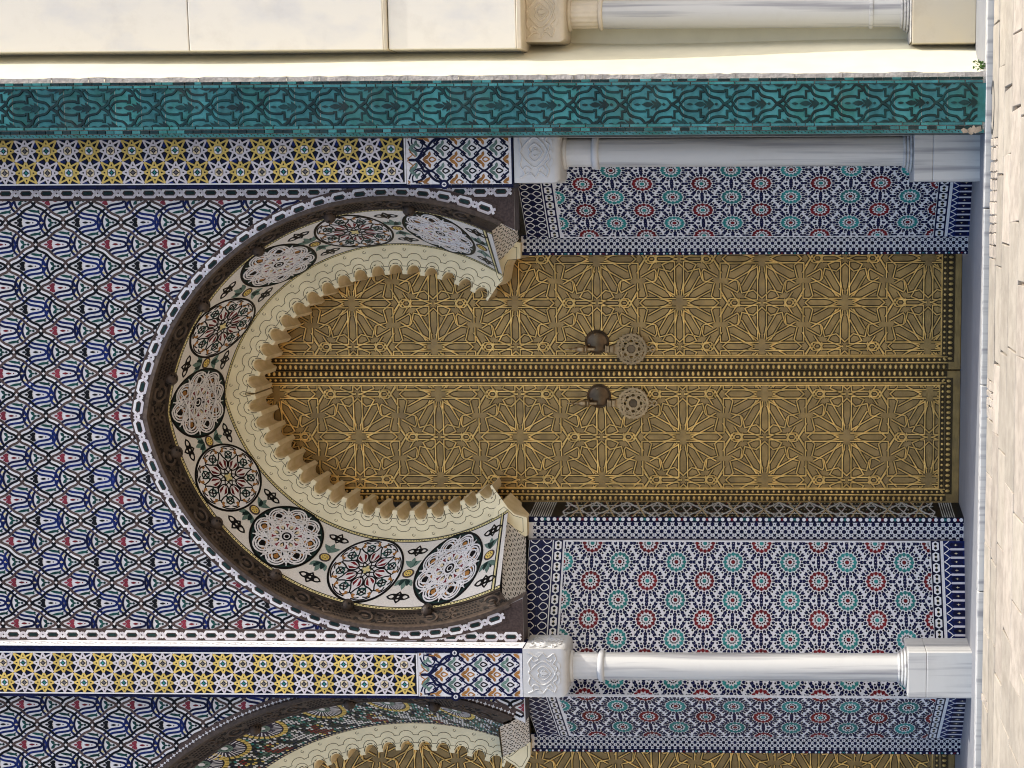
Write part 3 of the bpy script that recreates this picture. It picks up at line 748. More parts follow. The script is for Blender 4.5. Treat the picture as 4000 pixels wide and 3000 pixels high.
# ================================================================== teal pier
tp = thing('teal_pier', 'teal carved ceramic pier with vine relief, standing forward of the gateway', 'pier', ((XT0+XT1)/2, -.25, 0))
s = Solid(); s.box(XT0, -.5, -.04, XT1, .0, 8.6, 'grout'); s.box(XT0+.02, 0, -.04, XT1-.02, .6, 8.6, 'grout'); obj('pier_body', s.mesh('pier_body'), tp)
ft = FY(-.5); g5 = .00194/5.53*1.0
tx0 = U(2000, 337, -.5).x; tx1 = U(2000, 487, -.5).x; tcx = (tx0+tx1)/2; thw = (tx0-tx1)/2
ky = thw/418; kx = .388/1105
T_ = lambda pts: [(-(y)*ky, -(x)*kx) for x, y in pts]
vine = Pat(); bud = Pat()
HV = .016
for sg in (1, -1):
    f = lambda pts, n=4: T_([(x, y*sg) for x, y in cr(pts, n)])
    w1 = 58*kx
    kw = dict(h=HV, h0=.009, bev=.22)
    vine.stroke(f([(10, -8), (100, -62), (180, -150), (240, -240), (350, -278), (450, -300), (520, -370), (552, -425)]), w1, 'glazedark', **kw)
    vine.stroke(f([(552, -425), (640, -385), (715, -320), (750, -240), (810, -180), (900, -145), (1000, -122), (1068, -60), (1098, -5)]), w1, 'glazedark', **kw)
    vine.stroke(f([(222, -40), (300, -122), (420, -148), (570, -146)]), w1, 'glazedark', **kw)
    vine.stroke(T_([(x, y*sg) for x, y in ((562, -122), (618, -122), (618, -268), (700, -268))]), w1, 'glazedark', **kw)
    vine.stroke(f([(160, -80), (180, -30), (225, 0)], 3), w1*.8, 'glazedark', **kw)
    bud.leaf(*T_([(880, 0)])[0], *T_([(670, -95*sg)])[0], 60*kx, 'glazedark', h=HV, bend=.008*sg)
    bud.leaf(*T_([(900, -5*sg)])[0], *T_([(765, -125*sg)])[0], 60*kx, 'glazedark', h=HV, bend=.008*sg)
bud.leaf(*T_([(320, 0)])[0], *T_([(460, 0)])[0], 52*kx, 'glazedark', h=HV); bud.leaf(*T_([(480, 0)])[0], *T_([(735, 0)])[0], 110*kx, 'glazedark', h=HV, peak=.52)
bud.leaf(*T_([(910, 0)])[0], *T_([(985, 0)])[0], 60*kx, 'glazedark', h=HV)
z00 = U(2418, 410, -.5).z
for i in range(-45, 45):
    za_ = z00-(i+.5)*552*kx
    if -.2 < za_ < 8.2: obj('relief_tile', Pat().rect(tcx-thw, max(0, za_-552*kx)+.0006, tcx+thw, za_-.0006, 'glaze' if random.random() < .7 else 'glaze2', h=.0100).mesh('relief_tile', ft.fn), tp, Matrix.Translation((0, random.uniform(-.0008, .0008), 0)))
sp = []
for i in range(-22, 20):
    z = z00-i*1105*kx
    if z > 8.6 or z < -.2: continue
    sp.append((tcx, z))
    for sg in (1, -1): sp.append((tcx+sg*420*ky, z-552*kx))
cl = (tcx-thw+.002, .06, tcx+thw-.002, 8.2)
place(tp, 'vine_relief', vine, ft, sp, clip=cl); place(tp, 'bud_relief', bud, ft, sp, clip=cl)
# grout seams between the moulded tiles
sm_ = Pat().rect(-thw, -.0008, thw, .0008, 'grout', h=.0108, h0=.004); place(tp, 'joint', sm_, ft, [(tcx, z00-(i+.5)*552*kx+random.uniform(-.01, .01)) for i in range(-40, 40) if .1 < z00-(i+.5)*552*kx < 8.1])
def tile_row(th, name, fr, xa, xb, z0, z1, pit, mats, h, var=.25, cap=300, bev=.06):
    z = z0; x0, x1 = min(xa, xb), max(xa, xb); cache = {}
    while z < z1:
        d = pit*random.choice((1-var, 1, 1, 1, 1+var)); m_ = random.choice(mats); key = (round(d, 4), m_)
        if key not in cache: cache[key] = Pat().poly([(x0+.0012, .0012), (x1-.0012, .0012), (x1-.0012, d-.0012), (x0+.0012, d-.0012)], m_, h=h, h0=0, bev=bev).mesh(name)
        obj(name, cache[key], th, fr.mat(0, z, random.uniform(-.0012, .0012))); z += d
X_ = lambda py: U(2000, py, -.5).x
tile_row(tp, 'edge_tile', ft, X_(312), X_(323), .02, 8.1, .07, ['glazedark', 'glazedark', 'glaze'], .014)
tile_row(tp, 'fillet_tile', ft, X_(325), X_(336), .02, 8.1, .13, ['glaze2', 'glaze'], .018, .5)
tile_row(tp, 'fillet_tile', ft, X_(488), X_(499), .02, 8.1, .13, ['glaze2', 'glaze'], .018, .5)
tile_row(tp, 'edge_tile', ft, X_(501), X_(515), .02, 8.1, .0672, ['glazedark', 'glazedark', 'glaze'], .014, .05)
# dotted corner bead
bd = Pat().rect(X_(529.5), .01, X_(517), 8.2, 'glaze', h=.012); obj('corner_bead', bd.mesh('corner_bead', ft.fn), tp)
dd = Pat().leaf(-.006, -.004, .006, .005, .007, 'void', h=.0135); 
place(tp, 'bead_hole', dd, ft, [((X_(520) if i % 2 else X_(525)), .05+i*.024) for i in range(330)], cap=300)
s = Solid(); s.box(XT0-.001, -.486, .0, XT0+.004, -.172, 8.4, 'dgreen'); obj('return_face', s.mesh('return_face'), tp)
# rough plaster edge
s = Solid(); z = -.03; prev = None
pr = []
while z < 8.4:
    pr.append((z, XT1+random.uniform(.030, .040), XT1+random.uniform(-.004, .002))); z += random.uniform(.03, .12)
for (za, a0, b0), (zb_, a1, b1) in zip(pr, pr[1:]):
    Yf = -.5+random.uniform(.0, .012)
    s.face([(b0, Yf, za), (a0, Yf+.004, za), (a1, Yf+.004, zb_), (b1, Yf, zb_)], 'roughplaster'); s.face([(a0, Yf+.004, za), (a0-.01, -.44, za), (a1-.01, -.44, zb_), (a1, Yf+.004, zb_)], 'roughplaster'); s.face([(b0, Yf, za), (b0, Yf+.04, za), (b1, Yf+.04, zb_), (b1, Yf, zb_)], 'roughplaster')
obj('plaster_edge', s.mesh('plaster_edge'), tp)
# broken foot of the pier
bk = Pat()
for i in range(9):
    a = random.uniform(.0, .2); x = X_(524)+random.uniform(-.012, .03)
    bk.poly([(x+random.uniform(.008, .025)*math.cos(k), .03+a+random.uniform(.01, .03)*math.sin(k)) for k in (0, 1.1, 2.2, 3.3, 4.4, 5.4)], 'joint', h=.017)
obj('broken_edge', bk.mesh('broken_edge', ft.fn), tp)
# ================================================================== surfaces swept round an arch
def ruled(Ao, Yo, Ai, Yi):
    def base(q, w):
        a = Ao.P(q); b = Ai.P(q)
        return Vector((a[0]+(b[0]-a[0])*w, Yo+(Yi-Yo)*w, a[1]+(b[1]-a[1])*w))
    def f(q, w, h=0):
        p = base(q, w)
        if not h: return p
        e = .004; dq = base(min(1, q+e), w)-base(max(-1, q-e), w); dw = base(q, min(1, w+.02))-base(q, max(0, w-.02))
        n = dq.cross(dw); n.normalize()
        if n.y > 0: n = -n
        return p+n*h
    f.len = Ao.R*(Ao.t1-Ao.t0)*.5+Ai.R*(Ai.t1-Ai.t0)*.5
    return f
def sweep(f, q0, q1, ws, m, n=140):
    s = Solid()
    for i in range(n):
        a, b = q0+(q1-q0)*i/n, q0+(q1-q0)*(i+1)/n
        for (w0, h0), (w1, h1) in zip(ws, ws[1:]):
            s.face([f(a, w0, h0), f(b, w0, h0), f(b, w1, h1), f(a, w1, h1)], m)
    return s
def nearest(f, w, px, py, q0=-1, q1=1):
    best = None
    for i in range(400):
        q = q0+(q1-q0)*i/399; a = proj(f(q, w)); d = (a[0]-px)**2+(a[1]-py)**2
        if best is None or d < best[0]: best = (d, q)
    return best[1]
def wood_band(th, Ao, Ai, q0, q1, bosses, n=150):
    f = ruled(Ao, -.03, Ai, YB)
    obj('carved_face', sweep(f, q0, q1, [(.1, .004), (.2, .002), (.93, .002), (.94, .014), (1, .014)], 'wood', n).mesh('carved_face'), th)
    def mould(a0, y0, a1, y1):
        s = Solid()
        for i in range(n):
            qa, qb = q0+(q1-q0)*i/n, q0+(q1-q0)*(i+1)/n
            P = lambda q, d, y: (lambda t: (t[0], y, t[1]))(Ao.P(q, d))
            s.face([P(qa, a0, y0), P(qb, a0, y0), P(qb, a1, y1), P(qa, a1, y1)], 'wood')
        return s
    q = mould(-.02, 0, -.02, -.034); q2 = mould(-.02, -.034, .012, -.04); q3 = mould(.012, -.04, .02, -.006)
    S_ = Solid()
    for z in (q, q2, q3):
        for fc in z.f: S_.face([z.v[i] for i in fc], 'wood')
    obj('outer_moulding', S_.mesh('outer_moulding', smooth=True), th)
    # carved openwork: scrolls and leaves, shade of the holes painted as dark inlays, in metres
    L = f.len; sc = Pat(); hol = Pat(); tot = L*(q1-q0); rnd = random.Random(5); WB = .17
    def fb(u_, v_, h): return f(q0+u_/L, .2+max(0, min(1, v_/WB))*.72, h)
    u = .02; k = 0
    while u < tot-.22:
        kind = k % 3
        if kind == 0:
            cx_, cy_ = u+.085, WB/2
            sc.stroke([(cx_+.062*math.cos(t), cy_+.066*math.sin(t)) for t in [i*PI/8+.5 for i in range(14)]], .022, 'wood', h=.010, bev=.2)
            hol.stroke([(cx_+.04*math.cos(t), cy_+.042*math.sin(t)) for t in [i*PI/7 for i in range(13)]], .02, 'woodshade', h=.0045)
            sc.leaf(cx_-.028, cy_, cx_+.03, cy_+.005, .026, 'wood', h=.010)
            for sx in (-1, 1):
                for sy in (-1, 1): hol.leaf(cx_+sx*.05, cy_+sy*.078, cx_+sx*.085, cy_+sy*.03, .026, 'woodshade', h=.0045); hol.leaf(cx_+sx*.088, cy_+sy*.082, cx_+sx*.086, cy_+sy*.045, .018, 'woodshade', h=.0045)
            u += .19
        elif kind == 1:
            for i in range(6):
                for j in range(5):
                    hol.leaf(u+.008+i*.026+.013*(j % 2), .012+j*.034, u+.024+i*.026+.013*(j % 2), .028+j*.034, .017, 'woodshade', h=.0045)
            u += .175
        else:
            for sg in (0, 1):
                m1 = (lambda y: WB-y) if sg else (lambda y: y)
                sc.stroke([(u+x, m1(y)) for x, y in cr([(0, .02), (.05, .012), (.075, .045), (.05, .07), (.03, .05)], 3)], .014, 'wood', h=.010, bev=.2)
                sc.stroke([(u+x, m1(y)) for x, y in cr([(.08, .07), (.105, .03), (.15, .02)], 3)], .014, 'wood', h=.010, bev=.2)
                for x0_, y0_, x1_, y1_, w_ in ((.01, .04, .025, .075, .022), (.055, .03, .045, .055, .02), (.085, .012, .1, .04, .02), (.1, .055, .14, .045, .022), (.075, .065, .085, .082, .018), (.12, .07, .15, .078, .014), (.145, .028, .155, .05, .018)):
                    hol.leaf(u+x0_, m1(y0_), u+x1_, m1(y1_), w_, 'woodshade', h=.0045)
            u += .17
        k += 1
    obj('scrollwork', sc.mesh('scrollwork', fb), th, kind='stuff'); obj('hole_shade', hol.mesh('hole_shade', fb), th, kind='stuff')
    s = Solid(); nr = 10; ns = 14; r = .052
    for i in range(nr):
        for j in range(ns):
            P = lambda a, b: (r*1.1*math.sin(PI*a/nr)*math.cos(2*PI*b/ns), r*1.25*math.cos(PI*a/nr), r*math.sin(PI*a/nr)*math.sin(2*PI*b/ns))
            s.face([P(i, j), P(i+1, j), P(i+1, j+1), P(i, j+1)], 'woodshade' if (i*3+j*2) % 5 == 0 and 1 < i < nr-2 else 'wood')  # dark faces paint the shade of pierced holes
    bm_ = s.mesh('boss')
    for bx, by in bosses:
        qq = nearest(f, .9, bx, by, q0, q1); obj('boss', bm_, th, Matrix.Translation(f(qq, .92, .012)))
    return f
wb = thing('carved_wood_arch', 'dark brown carved wooden band around the large arch over the brass double door', 'arch', (CX, 0, 3.8))
A_O = Arch(CX, 1.718, 4.56, 6.56, 3.68)
wood_band(wb, A_O, A_B, -1, 1, [(646, 1469), (782, 1179), (1013, 980), (1289, 845), (1601, 818), (692, 1771), (836, 2051), (1080, 2240), (1357, 2358), (1669, 2395)])
# ================================================================== medallion soffit
ms = thing('medallion_soffit', 'white splayed arch soffit with nine round mosaic medallions above the brass door', 'soffit', (CX, .6, 3.85))
cone = ruled(A_B, YB, A_C, YC)
obj('soffit_face', sweep(cone, -1, 1, [(0, 0), (.5, 0), (1, 0)], 'band').mesh('soffit_face'), ms)
def poln(r, a): return (r*math.cos(a), r*math.sin(a))
def grid_disc(m, rf, h, nr=7, n=48):
    p = Pat()
    for i in range(nr):
        for k in range(n):
            a, b = 2*PI*k/n, 2*PI*(k+1)/n; r0, r1 = i/nr, (i+1)/nr
            P = [poln(r0*rf(a), a), poln(r1*rf(a), a), poln(r1*rf(b), b)]+([poln(r0*rf(b), b)] if i else [])
            p.p.append((P, h, 0, m, (False,)*len(P) if i < nr-1 else (False, True, False, False)[:len(P)], 0))
    return p
def med_white():
    b = grid_disc('dgreen', lambda t: .94, .002); b.stroke([poln(.965, i*PI/24) for i in range(48)], .05, 'black', h=.0047, closed=True)
    W_ = dict(h=.0062); 
    def S(pts, wd=.034, closed=False): b.stroke(pts, wd, 'white', h=.0062, closed=closed)
    circ = lambda cx, cy, r, n=18: [(cx+r*math.cos(2*PI*i/n), cy+r*math.sin(2*PI*i/n)) for i in range(n)]
    b.add(grid_disc('black', lambda t: .86+.05*abs(math.cos(4*t)), .0036))
    for k in range(8):
        a = k*PI/4; c = a+PI/8
        R = lambda pts: [poln(r, a+t) for r, t in pts]; R2 = lambda pts: [poln(r, c+t) for r, t in pts]
        for rr in (.27, .205): S(circ(*poln(.64, a), rr), .036, True)
        S(circ(*poln(.54, c), .13), .03, True)
        S(cr(R([(.17, 0), (.26, .26), (.36, .25), (.44, 0), (.36, -.25), (.26, -.26)]), 2, True), .034, True)
        S([poln(.46, a), poln(.46, a+3*PI/4)], .024)
        # coloured fillings
        for sg in (1, -1):
            b.poly(R([(.76, sg*.17), (.71, sg*.25), (.64, sg*.23), (.69, sg*.13)]), 'orange', h=.0047)
        b.poly(R([(.6, 0), (.555, .13), (.5, .11), (.46, 0), (.5, -.11), (.555, -.13)]), 'orange', h=.0047)
        b.poly(R2([(.62, 0), (.58, .11), (.5, .09), (.5, -.09), (.58, -.11)]), 'sage', h=.0047)
        b.poly(R2([(.26, 0), (.36, .24), (.48, .2), (.41, .0), (.48, -.2), (.36, -.24)]), 'red', h=.0047)
        b.leaf(*poln(.23, a), *poln(.385, a), .085, 'cream', h=.0049, peak=.6)
        b.poly(R([(.86, -.02), (.86, .2), (.83, .2), (.83, -.02)]), 'white', h=.0047)
    for k in range(16): S([poln(.84, k*PI/8), poln(.84, (k+5)*PI/8)], .02)
    for k in range(8):
        S(circ(*poln(.66, k*PI/4), .12, 12), .026, True); b.disc(*poln(.66, k*PI/4), .07, 'orange' if k % 2 else 'black', h=.0052, n=6); S([poln(.5, k*PI/4+PI/8), poln(.9, k*PI/4+PI/8)], .024)
    S(circ(0, 0, .15), .03, True); S(circ(0, 0, .075, 8), .022, True)
    return b
def med_red():
    b = grid_disc('white', lambda t: .94, .002); b.stroke([poln(.965, i*PI/24) for i in range(48)], .055, 'black', h=.0045, closed=True)
    for k in range(8):
        a = k*PI/4; R = lambda pts: [poln(r, a+t) for r, t in pts]; c = a+PI/8
        R2 = lambda pts: [poln(r, c+t) for r, t in pts]
        for sg in (1, -1):
            b.stroke(R(cr([(.22, 0), (.3, sg*.3), (.46, sg*.33), (.6, sg*.12), (.72, sg*.04)], 4)), .035, 'black', h=.0042)
            b.poly(R([(.27, sg*.06), (.34, sg*.2), (.47, sg*.24), (.53, sg*.1), (.47, sg*.1), (.4, sg*.08), (.34, sg*.1)]), 'maroon', h=.0044)
            b.stroke(R(cr([(.72, 0), (.8, sg*.12), (.86, sg*.22), (.83, sg*.34)], 3)), .03, 'black', h=.0042)
            b.poly(R([(.73, sg*.1), (.8, sg*.08), (.88, sg*.16), (.85, sg*.2), (.8, sg*.16), (.76, sg*.2)]), 'orange', h=.0048)
            b.stroke(R2(cr([(.56, 0), (.62, sg*.13), (.72, sg*.13), (.78, 0)], 3)), .034, 'green', h=.0046)
            b.stroke(R2(cr([(.6, sg*.15), (.68, 0), (.76, sg*-.15)], 3)), .03, 'black', h=.005)
            b.leaf(*poln(.62, c), *poln(.56, c+sg*.22), .05, 'green', h=.0048)
        b.stroke(R2(cr([(.88, -.28), (.91, -.1), (.91, .1), (.88, .28)], 3)), .03, 'black', h=.0042)
        b.stroke([poln(.27, a), poln(.27, a+3*PI/4)], .026, 'black', h=.0042)
        b.stroke(R2([(.38, 0), (.5, 0)]), .02, 'black', h=.0042)
    for k in range(4): b.leaf(0, 0, *poln(.13, k*PI/2+PI/4), .09, 'paleyellow', h=.0062)
    b.disc(0, 0, .1, 'sage', h=.0052, n=8)
    return b
MW, MR = med_white(), med_red()
med = [(1723, 886), (1380, 895), (1088, 1031), (868, 1270), (760, 1573), (888, 1863), (1121, 2094), (1428, 2233), (1754, 2221)]
qs = []
for i, (px_, py_) in enumerate(med):
    q0 = nearest(cone, .5, px_, py_); qs.append(q0); dq = .298/cone.len
    P = MW if i % 2 == 0 else MR
    rot = .35*i
    fm = lambda x, y, h, q0=q0, dq=dq: cone(q0+x*dq, .5+y*.462, h)
    parts = {}
    for pr in P.mv(0, 0, 1, 1, rot).p: parts.setdefault(pr[3] if pr[1] > .0040 else 'bed', Pat()).p.append(pr)
    mdl = obj('medallion', parts.pop('bed').mesh('medallion', fm), ms, label=('mosaic medallion of white interlace' if i % 2 == 0 else 'mosaic medallion with red buds and orange fleurs'))
    for kk, pp in parts.items(): obj(('rim_and_knot' if kk == 'black' else kk+'_chip'), pp.mesh('chips', fm), mdl, kind='stuff')
# ornaments between the medallions
def orn(): 
    g = Pat(); g.disc(0, 0, .05, 'brown', h=.004, n=14); g.disc(0, 0, .036, 'yellow', h=.0055, n=12)
    for k in range(6): g.disc(*poln(.02, k*PI/3), .006, 'brown', h=.0068, n=5)
    return g
def fleur(sg):
    g = Pat()
    for a, m_, l in ((0, 'sage', .085), (.7, 'sage', .075), (-.7, 'sage', .075), (.38, 'dgreen', .06), (-.38, 'dgreen', .06)):
        g.leaf(0, 0, l*math.sin(a), sg*l*math.cos(a), .03, m_, h=.003, bend=.008*(1 if a > 0 else -1 if a < 0 else 0))
    return g
def knot(sg):
    g = Pat(); kw = dict(h=.0034, closed=True)
    def ring(x0, y0, x1, y1, w_, b=0):
        dx, dy = x1-x0, y1-y0; L = math.hypot(dx, dy); nx, ny = -dy/L, dx/L; up = []; lo = []
        for i in range(7):
            t = i/6; q = w_/2*math.sin(PI*t)**.8; bb = b*math.sin(PI*t)
            up.append((x0+dx*t+nx*(q+bb), (y0+dy*t+ny*(q+bb))*sg)); lo.append((x0+dx*t-nx*(q-bb), (y0+dy*t-ny*(q-bb))*sg))
        g.stroke(up+lo[-2:0:-1], .0088, 'black', **kw)
    ring(-.012, .0, -.062, .004, .036); ring(.012, .0, .062, .004, .036); ring(0, -.036, 0, .046, .036)
    ring(-.03, .02, .03, -.018, .024); ring(.03, .02, -.03, -.018, .024)
    return g
cl_ = cone.len
mids = [(a+b)/2 for a, b in zip(qs, qs[1:])]
ex = [(qs[0]+(qs[0]-mids[0])*1.0), (qs[-1]+(qs[-1]-mids[-1])*1.0)]
for q0 in mids+ex:
    q0 = max(-.985, min(.985, q0))
    def at(w0, sw=1.0): return lambda x, y, h, q0=q0: cone(max(-1, min(1, q0+x/cl_)), max(.02, min(.98, w0+y/.86*sw)), h)
    obj('gold_disc', orn().mesh('gold_disc', at(.5)), ms)
    for w0, sg in ((.575, 1), (.425, -1)): obj('fleur', fleur(sg).mv(0, 0, 1.45).mesh('fleur', at(w0)), ms)
    for w0, sg in ((.8, 1), (.19, -1)): obj('knot', knot(sg).mv(0, 0, 1.4).mesh('knot', at(w0)), ms)
for w0 in (.955, .035):
    for dw, m_, ww in ((0, 'paleyellow', .022), (.018, 'black', .008), (-.018, 'black', .008)):
        p = Pat(); N = 120
        for i in range(N): a, b = -1+2*i/N, -1+2*(i+1)/N; p.poly([(a, w0+dw-ww/2), (b, w0+dw-ww/2), (b, w0+dw+ww/2), (a, w0+dw+ww/2)], m_, h=.0025)
        obj('border_line', p.mesh('border_line', cone), ms)
    p = Pat()
    for i in range(260): a = -.995+1.99*i/260; p.poly([(a, w0-.004), (a+.004, w0-.004), (a+.004, w0+.004), (a, w0+.004)], 'dgreen', h=.0036)
    obj('border_dot', p.mesh('border_dot', cone), ms, kind='stuff')
for qe in (-.985, .985):   # foot border
    p = Pat(); sgn = 1 if qe > 0 else -1
    for d0, d1, m_ in ((0, .003, 'black'), (-.005, -.001, 'paleyellow'), (-.008, -.006, 'black')):
        p.poly([(qe+d0*sgn, .02), (qe+d0*sgn, .98), (qe+d1*sgn, .98), (qe+d1*sgn, .02)], m_, h=.003)
    obj('foot_border', p.mesh('foot_border', cone), ms)
# ================================================================== scalloped arch
def scalloped(th, A, q0, q1, nsc, foot=True):
    Yf = YC-.02; fr = FY(Yf); NS = 11
    def prof(q, dh, dt):
        t = ((q-q0)/(q1-q0)*nsc) % 1.0; t = min(max(t, 1e-6), 1-1e-6)
        t = min(1, max(0, (t-.14)/.72)); return dh+(dt-dh)*(1-math.sqrt(max(0, 1-(2*t-1)**2)))
    s = Solid(); Q = []
    for i in range(nsc):
        for j in range(NS):
            u_ = (0, .138, .143, .175, .26, .4, .6, .74, .825, .857, .862)[j] if NS == 11 else .5-.5*math.cos(PI*j/NS); Q.append(q0+(q1-q0)*(i+u_)/nsc)
    Q.append(q1)
    dh, dt = .16, .242
    pr = [A.P(q, prof(q, dh, dt)) for q in Q]; ou = [A.P(q, -.004) for q in Q]
    # flat lip at each cusp
    b = .012
    pr2 = [A.P(q, prof(q, dh, dt)-b) for q in Q]
    for i in range(len(Q)-1):
        s.face([(ou[i][0], Yf, ou[i][1]), (ou[i+1][0], Yf, ou[i+1][1]), (pr2[i+1][0], Yf, pr2[i+1][1]), (pr2[i][0], Yf, pr2[i][1])], 'stucco')
        s.face([(pr2[i][0], Yf, pr2[i][1]), (pr2[i+1][0], Yf, pr2[i+1][1]), (pr[i+1][0], Yf+b, pr[i+1][1]), (pr[i][0], Yf+b, pr[i][1])], 'stucco')
        s.face([(pr[i][0], Yf+b, pr[i][1]), (pr[i+1][0], Yf+b, pr[i+1][1]), (pr[i+1][0], YD-.02, pr[i+1][1]), (pr[i][0], YD-.02, pr[i][1])], 'stuccotan')
        s.face([(ou[i][0], Yf, ou[i][1]), (ou[i+1][0], Yf, ou[i+1][1]), (ou[i+1][0], Yf+.04, ou[i+1][1]), (ou[i][0], Yf+.04, ou[i][1])], 'stucco')
    obj('arch_body', s.mesh('arch_body', smooth=True), th)
    for d0, d1, wd in ((.06, .1, .0045), (.115, .172, .0045)):
        for i in range(nsc):
            qq = Q[i*NS:(i+1)*NS+1]
            if len(qq) > 1: obj('incised_line', Pat().stroke([A.P(q, prof(q, d0, d1)) for q in qq], wd, 'incised', h=.0012).mesh('incised_line', fr.fn), th)
    dsh = Pat()
    for i in range(nsc):
        for a, c in ((.12, .27), (.36, .64) if i % 2 else (.34, .46), (.73, .88)):
            qq = [q0+(q1-q0)*(i+a+(c-a)*j/4)/nsc for j in range(5)]
            dsh.stroke([A.P(q, prof(q, .148, .208)) for q in qq], .0065, 'incised', h=.0016)
        q = q0+(q1-q0)*(i+.98)/nsc; x, z = A.P(q, .03)
        dsh.stroke([(x+.011*math.cos(t), z+.013*math.sin(t)) for t in (i*PI/3 for i in range(6))], .0035, 'incised', h=.0014)
    obj('incised_dashes', dsh.mesh('incised_dashes', fr.fn), th, kind='stuff')
sa = thing('scalloped_arch', 'cream stucco arch with scalloped edge directly above the brass double door', 'arch', (-1.59, YC, 3.85))
scalloped(sa, A_C, -1.0, 1.0, 35)
def foot(th, poly, name='arch_foot'):
    pts = [(lambda p: (p.x, p.z))(U(a, b, YC-.022)) for a, b in poly]
    s = Solid(); s.prism(pts, YC-.022, YD-.02, 'stucco', 'stuccotan'); obj(name, s.mesh(name), th)
    c = (sum(p[0] for p in pts)/len(pts), sum(p[1] for p in pts)/len(pts))
    obj('incised_line', Pat().stroke([(x+(c[0]-x)*.25, z+(c[1]-z)*.25) for x, z in pts], .004, 'incised', h=.001, closed=True).mesh('incised_line', FY(YC-.022).fn), th)
foot(sa, [(1932, 1985), (1925, 2032), (1960, 2030), (1990, 2052), (2018, 2078), (2052, 2096), (2060, 2092), (2058, 2022), (2010, 2008), (1985, 1985), (1960, 1962)])
foot(sa, [(1942, 1118), (1962, 1098), (1972, 1040), (1986, 1014), (2033, 1010), (2033, 948), (2010, 944), (1985, 965), (1955, 1005), (1925, 1022), (1928, 1090)])
# ================================================================== mosaic panels on the splayed jambs
def rosette(c1, c2, su, sv):
    p = Pat(); e = lambda r, a: (1.12*r*math.cos(a)*su, 1.12*r*math.sin(a)*sv)
    p.poly([e(7.2, k*PI/6) for k in range(12)], c2, h=.0034)
    for k in range(12):
        a = k*PI/6+PI/12
        p.poly([e(12, a-.2), e(16.4, a-.17), e(16.4, a+.17), e(12, a+.2)], 'black', h=.003)
        b = k*PI/6
        p.poly([e(19, b), e(27, b+.215), e(32.5, b+.17), e(35.5, b), e(32.5, b-.17), e(27, b-.215)], c1, h=.0034)
        p.poly([e(23, a), e(29.5, a+.055), e(35, a), e(29.5, a-.055)], c1 if c1 == 'teal' else 'maroon', h=.003)
        p.poly([e(37, b), e(40, b+.1), e(44, b), e(40, b-.1)], 'black', h=.003)
    return p
def infill(su, sv, cen, cl):
    """dark chips round every rosette, each ring twelve-fold, as far as the half way lines"""
    p = Pat()
    def pent(x, y, r, an):
        p.poly([(x+r*math.cos(k*2*PI/5+an)*su, y+r*math.sin(k*2*PI/5+an)*sv) for k in range(5)], 'black', h=.003)
        p.poly([(x+(r*.74 if k % 2 == 0 else r*.34)*math.cos(k*PI/5+an)*su, y+(r*.74 if k % 2 == 0 else r*.34)*math.sin(k*PI/5+an)*sv) for k in range(10)], 'cream', h=.0042)
    def chip(cx, cy, r, a, lr, lt, m_):
        P = [(-lr, -lt*.35), (-lr*.2, -lt), (lr*.9, -lt*.75), (lr*.45, 0), (lr*.9, lt*.75), (-lr*.2, lt), (-lr, lt*.35)]
        c, s_ = math.cos(a), math.sin(a)
        p.poly([(cx+((r+u_)*c-v_*s_)*su, cy+((r+u_)*s_+v_*c)*sv) for u_, v_ in P], m_, h=.003)
    inb = lambda x, y: cl[0]-.01 < x < cl[2]+.01 and cl[1]-.01 < y < cl[3]+.01
    used = {}
    def free(x, y, d):
        k = (int(x/su//10), int(y/sv//10))
        for i in (-1, 0, 1):
            for j in (-1, 0, 1):
                for q in used.get((k[0]+i, k[1]+j), ()):
                    if math.hypot((q[0]-x)/su, (q[1]-y)/sv) < d: return False
        used.setdefault(k, []).append((x, y)); return True
    rings = [(48, .5, 'chip', 7.2, 6.0, 'navy'), (45.5, 0, 'dot', 4, 4, 'black'), (57, 0, 'chip', 8, 7.2, 'navy'), (59, .5, 'dot', 4.6, 4.6, 'black'), (67, .5, 'pent', 9.6, 0, ''), (70, 0, 'chip', 7.4, 7.6, 'navy'), (77, .5, 'chip', 7, 7, 'navy'), (81, 0, 'pent', 9.4, 0, ''), (88, .5, 'chip', 7, 7.5, 'navy'), (95, 0, 'chip', 7, 7, 'navy')]
    for r, o, kind, lr, lt, m_ in rings:
        for cx, cy in cen:
            for k in range(12):
                a = (k+o)*PI/6; x, y = cx+r*math.cos(a)*su, cy+r*math.sin(a)*sv
                if not inb(x, y): continue
                if any(math.hypot((x-q[0])/su, (y-q[1])/sv) < r-.6 for q in cen if abs(q[0]-x) < 110*su and abs(q[1]-y) < 110*sv): continue
                if not free(x, y, 6.2 if kind == 'dot' else 8.2 if kind == 'chip' else 11): continue
                if kind == 'pent': pent(x, y, lr, a)
                elif kind == 'dot': p.disc(x, y, lr*su, m_, n=4, ry=lr*sv)
                else: chip(cx, cy, r, a, lr, lt, m_)
    return p
def small_link(k, kx_):
    p = Pat(); P = [(-21*k, 0), (-14*k, 11*k), (14*k, 11*k), (21*k, 0), (14*k, -11*k), (-14*k, -11*k)]
    p.poly([(x*kx_, y) for x, y in P], 'white', h=.0035)
    for sg in (1, -1): p.leaf(sg*2*k*kx_, 0, sg*15*k*kx_, 0, 11*k, 'black', h=.005)
    p.disc(0, 0, 3*k, 'cream', h=.005, n=6)
    return p
